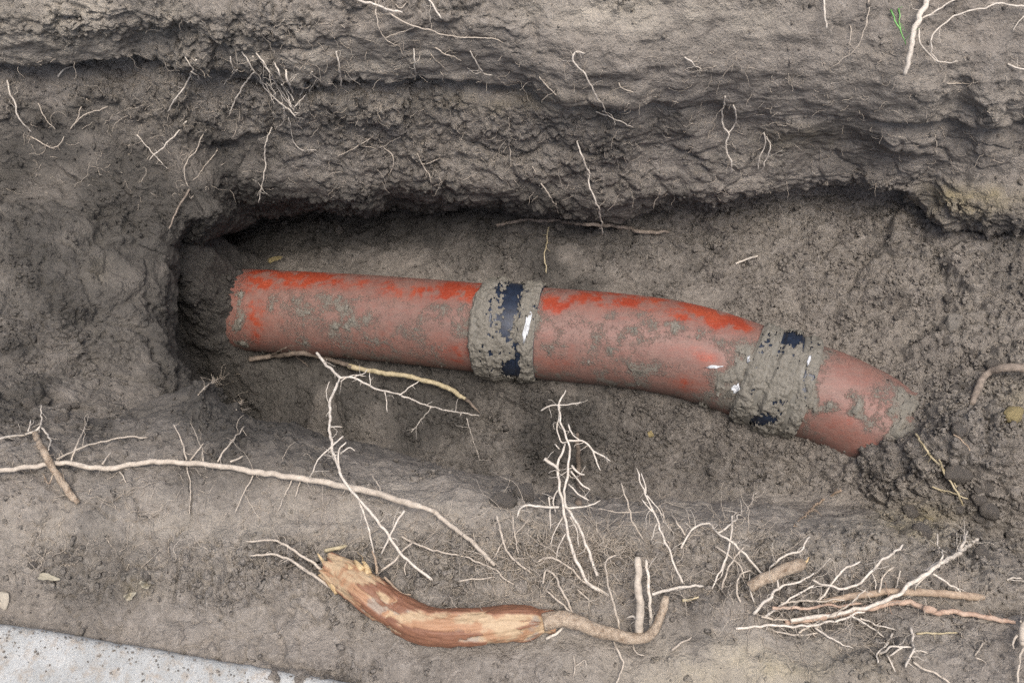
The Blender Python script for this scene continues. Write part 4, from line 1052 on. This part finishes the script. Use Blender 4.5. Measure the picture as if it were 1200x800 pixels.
for pts in ([(392, 690, .014), (386, 668, .022), (372, 648, .026)], [(402, 676, .022), (393, 664, .026), (390, 654, .028)], [(412, 668, .026), (404, 660, .028), (397, 655, .026)], [(425, 668, .026), (418, 659, .028), (415, 656, .024)], [(396, 694, .012), (382, 676, .018), (378, 664, .018)], [(432, 672, .024), (429, 662, .026), (424, 657, .022)]):
    sub('splinter', 'wood', pts, .0052, .0012, crook=.3)
sub('side_root', 'tan', [(442, 672, .016), (439, 655, .022), (436, 645, .024)], .0024, .0012)
sub('side_root', 'white', [(447, 668, .016), (462, 657, .02), (484, 635, .022)], .0016, .0011)
sub('side_root', 'tan', [(450, 676, .014), (468, 692, .012), (482, 697, .008)], .0020, .0012)

# ------------------------------------------------------------------ stones, flakes and clods
ICO = None
def ico(sub_):
    bm = bmesh.new(); bmesh.ops.create_icosphere(bm, subdivisions=sub_, radius=1.0)
    V = np.array([v.co[:] for v in bm.verts]); F = np.array([[v.index for v in f.verts] for f in bm.faces])
    bm.free(); return V, F
I1, F1 = ico(1); I3, F3 = ico(3)

def lump_mesh(name, seed, rough=.6):
    rng = np.random.default_rng(seed)
    o = rng.random(3) * 50
    d = 1 + rough * fbm(I3 + o, .9, 2) + .22 * rough * fbm(I3 + o, .3, 3) * 2
    V = I3 * d[:, None]
    for _ in range(13):                                  # broken flat faces
        nn = rng.normal(size=3); nn /= np.linalg.norm(nn)
        h = V @ nn; lim = .55 + .22 * rng.random()
        V = V - nn * (np.maximum(h - lim, 0) * .85)[:, None]
    V += .07 * I3 * fbm(I3 + o, .22, 3, .7)[:, None] * 2
    return mesh_np(name, V, F3)
LUMPS = [lump_mesh('soil_lump', 100 + k) for k in range(7)]
M_CLOD2 = soil_material('pale_clod', masks=False)
for m_ in LUMPS: m_.materials.append(M_CRUMB)

def lump(name, label, cat, px_, py_, size, mesh, mat=None, flat=.75, group=None, sink=.55, seed=0):
    rng = np.random.default_rng(seed + int(px_ * 7 + py_))
    h, nn = hit(px_, py_)
    me_ = mesh
    if mat is not None:
        me_ = mesh.copy(); me_.materials.clear(); me_.materials.append(mat)
    o = bpy.data.objects.new(name, me_); COL.objects.link(o)
    o.location = h + np.array(nn) * size * (flat - sink) * .6
    o.rotation_euler = (rng.normal() * .25, rng.normal() * .25, rng.random() * 6.28)
    o.scale = (size * (1 + .25 * rng.random()), size * (.85 + .2 * rng.random()), size * flat)
    return tag(o, label, cat, group)

M_PALE = plain_material('pale_stone', (0.24, 0.215, 0.17), (0.36, 0.325, 0.265), 40, .8)
M_CLAYL = plain_material('dry_clay_lump', (0.15, 0.135, 0.115), (0.25, 0.23, 0.20), 60, .9, .8, .003)
M_OCHRE = plain_material('ochre_clay', (0.19, 0.15, 0.065), (0.32, 0.26, 0.13), 50, .9, .8, .003)
M_DRYLEAF = plain_material('dry_leaf', (0.21, 0.19, 0.14), (0.34, 0.31, 0.24), 70, .8)
lump('stone', 'smooth cream stone at the left photo edge above the concrete', 'stone', 3, 702, .013, LUMPS[0], M_PALE, .4)
lump('soil_clod', 'pale dry clod just past the buried pipe end', 'clod', 1012, 538, .013, LUMPS[1], M_CLAYL, .8)
lump('soil_clod', 'pale angular clod on the rubble above the buried pipe end', 'clod', 1118, 378, .024, LUMPS[2], M_CLAYL, .45, sink=.5)
lump('soil_clod', 'round dark clod behind the pipe bend beside a white chip', 'clod', 847, 298, .019, LUMPS[3], None, .8)
lump('soil_clod', 'small round clod touching the dark clod behind the pipe bend', 'clod', 841, 322, .011, LUMPS[4], None, .9)
lump('soil_clod', 'yellowish clay lump behind the buried left end of the pipe', 'clod', 322, 305, .017, LUMPS[5], M_OCHRE, .5)
lump('soil_clod', 'brown rounded clod at the ledge rim left of the bushy white root', 'clod', 614, 582, .020, LUMPS[6], None, .8)
lump('soil_clod', 'grey clod beside the brown rounded clod at the ledge rim', 'clod', 588, 588, .018, LUMPS[1], None, .7)
lump('stone', 'yellow bit of stone on the trench floor below the pipe bend', 'stone', 762, 509, .009, LUMPS[2], M_OCHRE, .5)
lump('soil_clod', 'large grey clod in the corner below the dry stalk', 'clod', 1122, 552, .024, LUMPS[0], None, .8)
lump('soil_clod', 'ochre clay lump at the right edge of the rubble', 'clod', 1186, 486, .020, LUMPS[5], M_OCHRE, .5)
root('root_chip', 'white root chip lying on the floor behind the pipe bend', 'chip', 'bright', [(862, 309, .006), (874, 304, .010), (888, 300, .010)], .0020, .0024, crook=.3)
root('straw_bit', 'short yellowish straw bit right of the upright root prongs', 'straw', 'straw', [(800, 703, .002), (809, 702, .004), (819, 699, .003)], .0022, .0014, crook=.4)

def flake(label, cx, cy, w, h, rot, seed, name='dry_leaf', cat='leaf'):
    rng = np.random.default_rng(seed); V, F = [], []
    ns, nr_ = 16, 5
    for k in range(nr_):
        for j in range(ns):
            a = 2 * math.pi * j / ns; rr = k / (nr_ - 1) * (1 + .2 * math.sin(3 * a + seed) + .1 * rng.normal())
            ex, ey = w * rr * math.cos(a), h * rr * math.sin(a)
            qx = cx + ex * math.cos(rot) - ey * math.sin(rot); qy = cy + ex * math.sin(rot) + ey * math.cos(rot)
            hp, nn = hit(qx, qy)
            V.append(hp - ray(qx, qy) * (.003 + .006 * (k / nr_) ** 2 * (1 + math.sin(2 * a))))
    for k in range(nr_ - 1):
        for j in range(ns):
            F.append((k * ns + j, k * ns + (j + 1) % ns, (k + 1) * ns + (j + 1) % ns, (k + 1) * ns + j))
    o = link(name, mesh_np(name, V, F), M_DRYLEAF)
    md = o.modifiers.new('thick', 'SOLIDIFY'); md.thickness = .0008
    tag(o, label, cat)
flake('pale dry curled leaf on the ledge above the concrete', 56, 676, 13, 4, .1, 1)
flake('small yellowish dry leaf between the curled leaf and the concrete', 152, 698, 7, 3.5, -.5, 2)
flake('tiny yellowish dry leaf above the small yellowish leaf', 170, 685, 7, 3.5, .2, 3)

# ---- countable clods by where they lie
def clod_field(n, fn, smin, smax, label, group, seed, mat=None):
    rng = np.random.default_rng(seed)
    for k in range(n):
        x, y = fn(rng)
        lump('soil_clod', label, 'clod', x, y, smin + (smax - smin) * rng.random() ** 2.2, LUMPS[rng.integers(7)], mat, .55 + .4 * rng.random(), group, seed=k)
def pipe_clear(x, y):
    ay = np.interp(x, [200, 290, 430, 575, 700, 790, 907, 978, 1065, 1150], [358, 363, 372, 385, 395, 408, 446, 470, 518, 566])
    return abs(y - ay) > 66 or x > 1095
def field(cx, cy, sx, sy):
    def f(rng):
        while True:
            x, y = cx + rng.normal() * sx, cy + rng.normal() * sy
            if pipe_clear(x, y): return x, y
    return f
clod_field(24, field(1110, 450, 60, 70), .006, .016, 'crumbly soil clod in the rubble around the buried pipe end', 'clods around the buried pipe end', 1)
clod_field(14, field(1140, 600, 40, 28), .006, .018, 'soil clod in the corner below the buried pipe end', 'clods in the corner below the pipe end', 2)
clod_field(16, field(700, 525, 190, 26), .005, .012, 'soil clod on the trench floor in front of the pipe', 'clods in front of the pipe', 3)
clod_field(14, field(800, 270, 220, 24), .005, .012, 'soil clod on the trench floor behind the pipe', 'clods behind the pipe', 4)
clod_field(8, field(560, 672, 190, 14), .005, .010, 'soil clod on the near ledge around the big peeled root', 'clods around the big peeled root', 5)
clod_field(10, field(900, 690, 60, 25), .005, .013, 'soil clod beneath the bunch of cut roots', 'clods under the cut roots', 6)
clod_field(8, field(75, 470, 42, 32), .005, .014, 'soil clod on the slope at the left end of the trench', 'clods on the left slope', 7)
clod_field(5, field(90, 665, 60, 14), .004, .008, 'soil clod near the dry leaves above the concrete', 'clods near the dry leaves', 8)

# ---- uncountable crumbs
GN = np.cross(np.gradient(GP.reshape(NC, NR, 3), axis=0), np.gradient(GP.reshape(NC, NR, 3), axis=1)).reshape(-1, 3)
area = np.linalg.norm(GN, axis=1)
GN = GN / (area[:, None] + 1e-12)
if GN[:, 2].mean() < 0: GN = -GN
gx, gy = pixel(GP)
vis = (gx > -90) & (gx < 1290) & (gy > -70) & (gy < 880)
pw = area * vis * (.06 + GCRUMB ** 1.8) * (.12 + .88 * smooth(GN[:, 2], .3, .8))
pw *= 1 + 1.4 * blob(gx, gy, 1100, 480, 120, 120) + .8 * blob(gx, gy, 700, 530, 300, 50)
pw *= .12 + smooth(fbm(GP, .05, 3, .7, off=3.3), -.05, .28)
cdf = np.cumsum(pw); cdf /= cdf[-1]
def chunk(seed):
    """angular crumb: hull of a few random points"""
    rng = np.random.default_rng(seed)
    p = rng.normal(size=(11, 3)); p /= np.linalg.norm(p, axis=1)[:, None]
    p *= (.75 + .4 * rng.random((11, 1))) * np.array((1, .85, .7))
    bm = bmesh.new()
    vs_ = [bm.verts.new(q) for q in p]
    r_ = bmesh.ops.convex_hull(bm, input=vs_)
    bmesh.ops.delete(bm, geom=[v for v in bm.verts if not v.link_faces], context='VERTS')
    bmesh.ops.triangulate(bm, faces=bm.faces[:])
    bm.verts.index_update()
    V = np.array([v.co[:] for v in bm.verts]); F = np.array([[v.index for v in f.verts] for f in bm.faces])
    bm.free()
    return V, F
CHUNKS = [chunk(500 + k) for k in range(20)]
def crumbs(n, smin, smax, pow_, seed):
    rng = np.random.default_rng(seed)
    Vs, Fs, Is, off = [], [], [], 0
    for cv, cf in CHUNKS:
        m = n // len(CHUNKS)
        ii = np.searchsorted(cdf, rng.random(m))
        sz = smin + (smax - smin) * rng.random(m) ** pow_
        c = GP[ii] + rng.normal(size=(m, 3)) * .0012 + GN[ii] * (sz * .15)[:, None]
        ax = rng.normal(size=(m, 4)); ax /= np.linalg.norm(ax, axis=1)[:, None]
        w_, x_, y_, z_ = ax.T
        Rm = np.stack([1 - 2 * (y_ * y_ + z_ * z_), 2 * (x_ * y_ - z_ * w_), 2 * (x_ * z_ + y_ * w_), 2 * (x_ * y_ + z_ * w_), 1 - 2 * (x_ * x_ + z_ * z_), 2 * (y_ * z_ - x_ * w_), 2 * (x_ * z_ - y_ * w_), 2 * (y_ * z_ + x_ * w_), 1 - 2 * (x_ * x_ + y_ * y_)], 1).reshape(m, 3, 3)
        V = np.einsum('nij,nkj->nki', Rm, cv[None] * (sz[:, None] * (.7 + .6 * rng.random((m, 3))))[:, None, :]) + c[:, None, :]
        Vs.append(V.reshape(-1, 3)); Fs.append((cf[None] + (np.arange(m) * len(cv))[:, None, None]).reshape(-1, 3) + off)
        Is.append(np.repeat(ii, len(cv))); off += m * len(cv)
    return np.concatenate(Vs), np.concatenate(Fs), np.concatenate(Is)
va, fa, ci = crumbs(48000, .0010, .0050, 2.6, 11)
vb, fb, cj = crumbs(2200, .0040, .0085, 2.2, 12)
cme = mesh_np('soil_crumbs', np.concatenate([va, vb]), np.concatenate([fa, fb + len(va)]), False)
for nm, a in (('dry', dry), ('ochre', ochre), ('damp_shade', damp_shade), ('clay', clay)):
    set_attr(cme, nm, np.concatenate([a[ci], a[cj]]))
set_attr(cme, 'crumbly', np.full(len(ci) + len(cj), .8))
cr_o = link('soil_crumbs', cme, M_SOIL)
tag(cr_o, 'loose soil crumbs scattered over the trench floor, walls and ledges', 'soil crumbs', kind='stuff')

rng = np.random.default_rng(77)
nsp = 800
cv, cf = CHUNKS[3]
t_ = rng.random(nsp); o_ = np.abs(rng.normal(size=nsp)) * .022
dst = e0 + ed_ * (L_ * t_)[:, None] + nrm * o_[:, None] + np.array((0, 0, .0008))
an = rng.random(nsp) * 6.28; sz = .0006 + .0018 * rng.random(nsp) ** 3
rx = cv[None, :, 0] * np.cos(an)[:, None] - cv[None, :, 1] * np.sin(an)[:, None]; ry = cv[None, :, 0] * np.sin(an)[:, None] + cv[None, :, 1] * np.cos(an)[:, None]
sp = np.stack([rx, ry, np.repeat(cv[None, :, 2], nsp, 0)], -1) * sz[:, None, None] + dst[:, None]
so = link('spilled_soil', mesh_np('spilled_soil', sp.reshape(-1, 3), (cf[None] + (np.arange(nsp) * len(cv))[:, None, None]).reshape(-1, 3), False), M_CRUMB)
tag(so, 'fine soil crumbs spilled along the concrete edge', 'soil crumbs', kind='stuff')

# ---- hair roots too fine to count
def hairs(n, fn, seed):
    rng = np.random.default_rng(seed); Vs, Fs, off = [], [], 0
    for k in range(n):
        x, y = fn(rng)
        h, nn = hit(x, y)
        L = (.012 + .035 * rng.random() ** 2) * (1.0 if y < 400 else 1.9)
        d = rng.normal(size=3) * .6 + np.array(nn) * .5 + np.array((0, 0, -.5)); d /= np.linalg.norm(d)
        m = 9; C = [h]
        for i in range(m):
            d = d + rng.normal(size=3) * .35; d /= np.linalg.norm(d)
            C.append(C[-1] + d * L / m)
        C = np.array(C)
        for i in range(1, len(C)):                        # keep them out of the soil
            r = BVH.find_nearest(Vector(C[i]))
            if r[0] is not None:
                v = C[i] - np.array(r[0]); n_ = np.array(r[1])
                if v @ n_ < .001: C[i] = np.array(r[0]) + n_ * .0015
        G_, _, _ = sweep(C, np.linspace(.00055, .0003, len(C)), 3)
        Vs.append(G_.reshape(-1, 3)); Fs.append(grid_faces(len(C), 3, wrap=True) + off); off += len(C) * 3
    return np.concatenate(Vs), np.concatenate(Fs)
def hair_spot(rng):
    u = rng.random()
    if u < .30: return rng.random() * 1200, 60 + rng.random() * 170
    if u < .40: return 150 + rng.random() * 350, 20 + rng.random() * 130
    if u < .68: return 660 + rng.normal() * 50, 630 + abs(rng.normal()) * 40
    if u < .8: return 420 + rng.random() * 480, 605 + abs(rng.normal()) * 50
    if u < .95: return 960 + rng.normal() * 90, 700 + rng.normal() * 30
    return rng.random() * 420, 540 + rng.random() * 130
hv, hf = hairs(2300, hair_spot, 5)
ho = link('root_hairs', mesh_np('root_hairs', hv, hf), M_ROOT['white'])
tag(ho, 'fine pale root hairs sticking out of the dug soil all around', 'root hairs', kind='stuff')
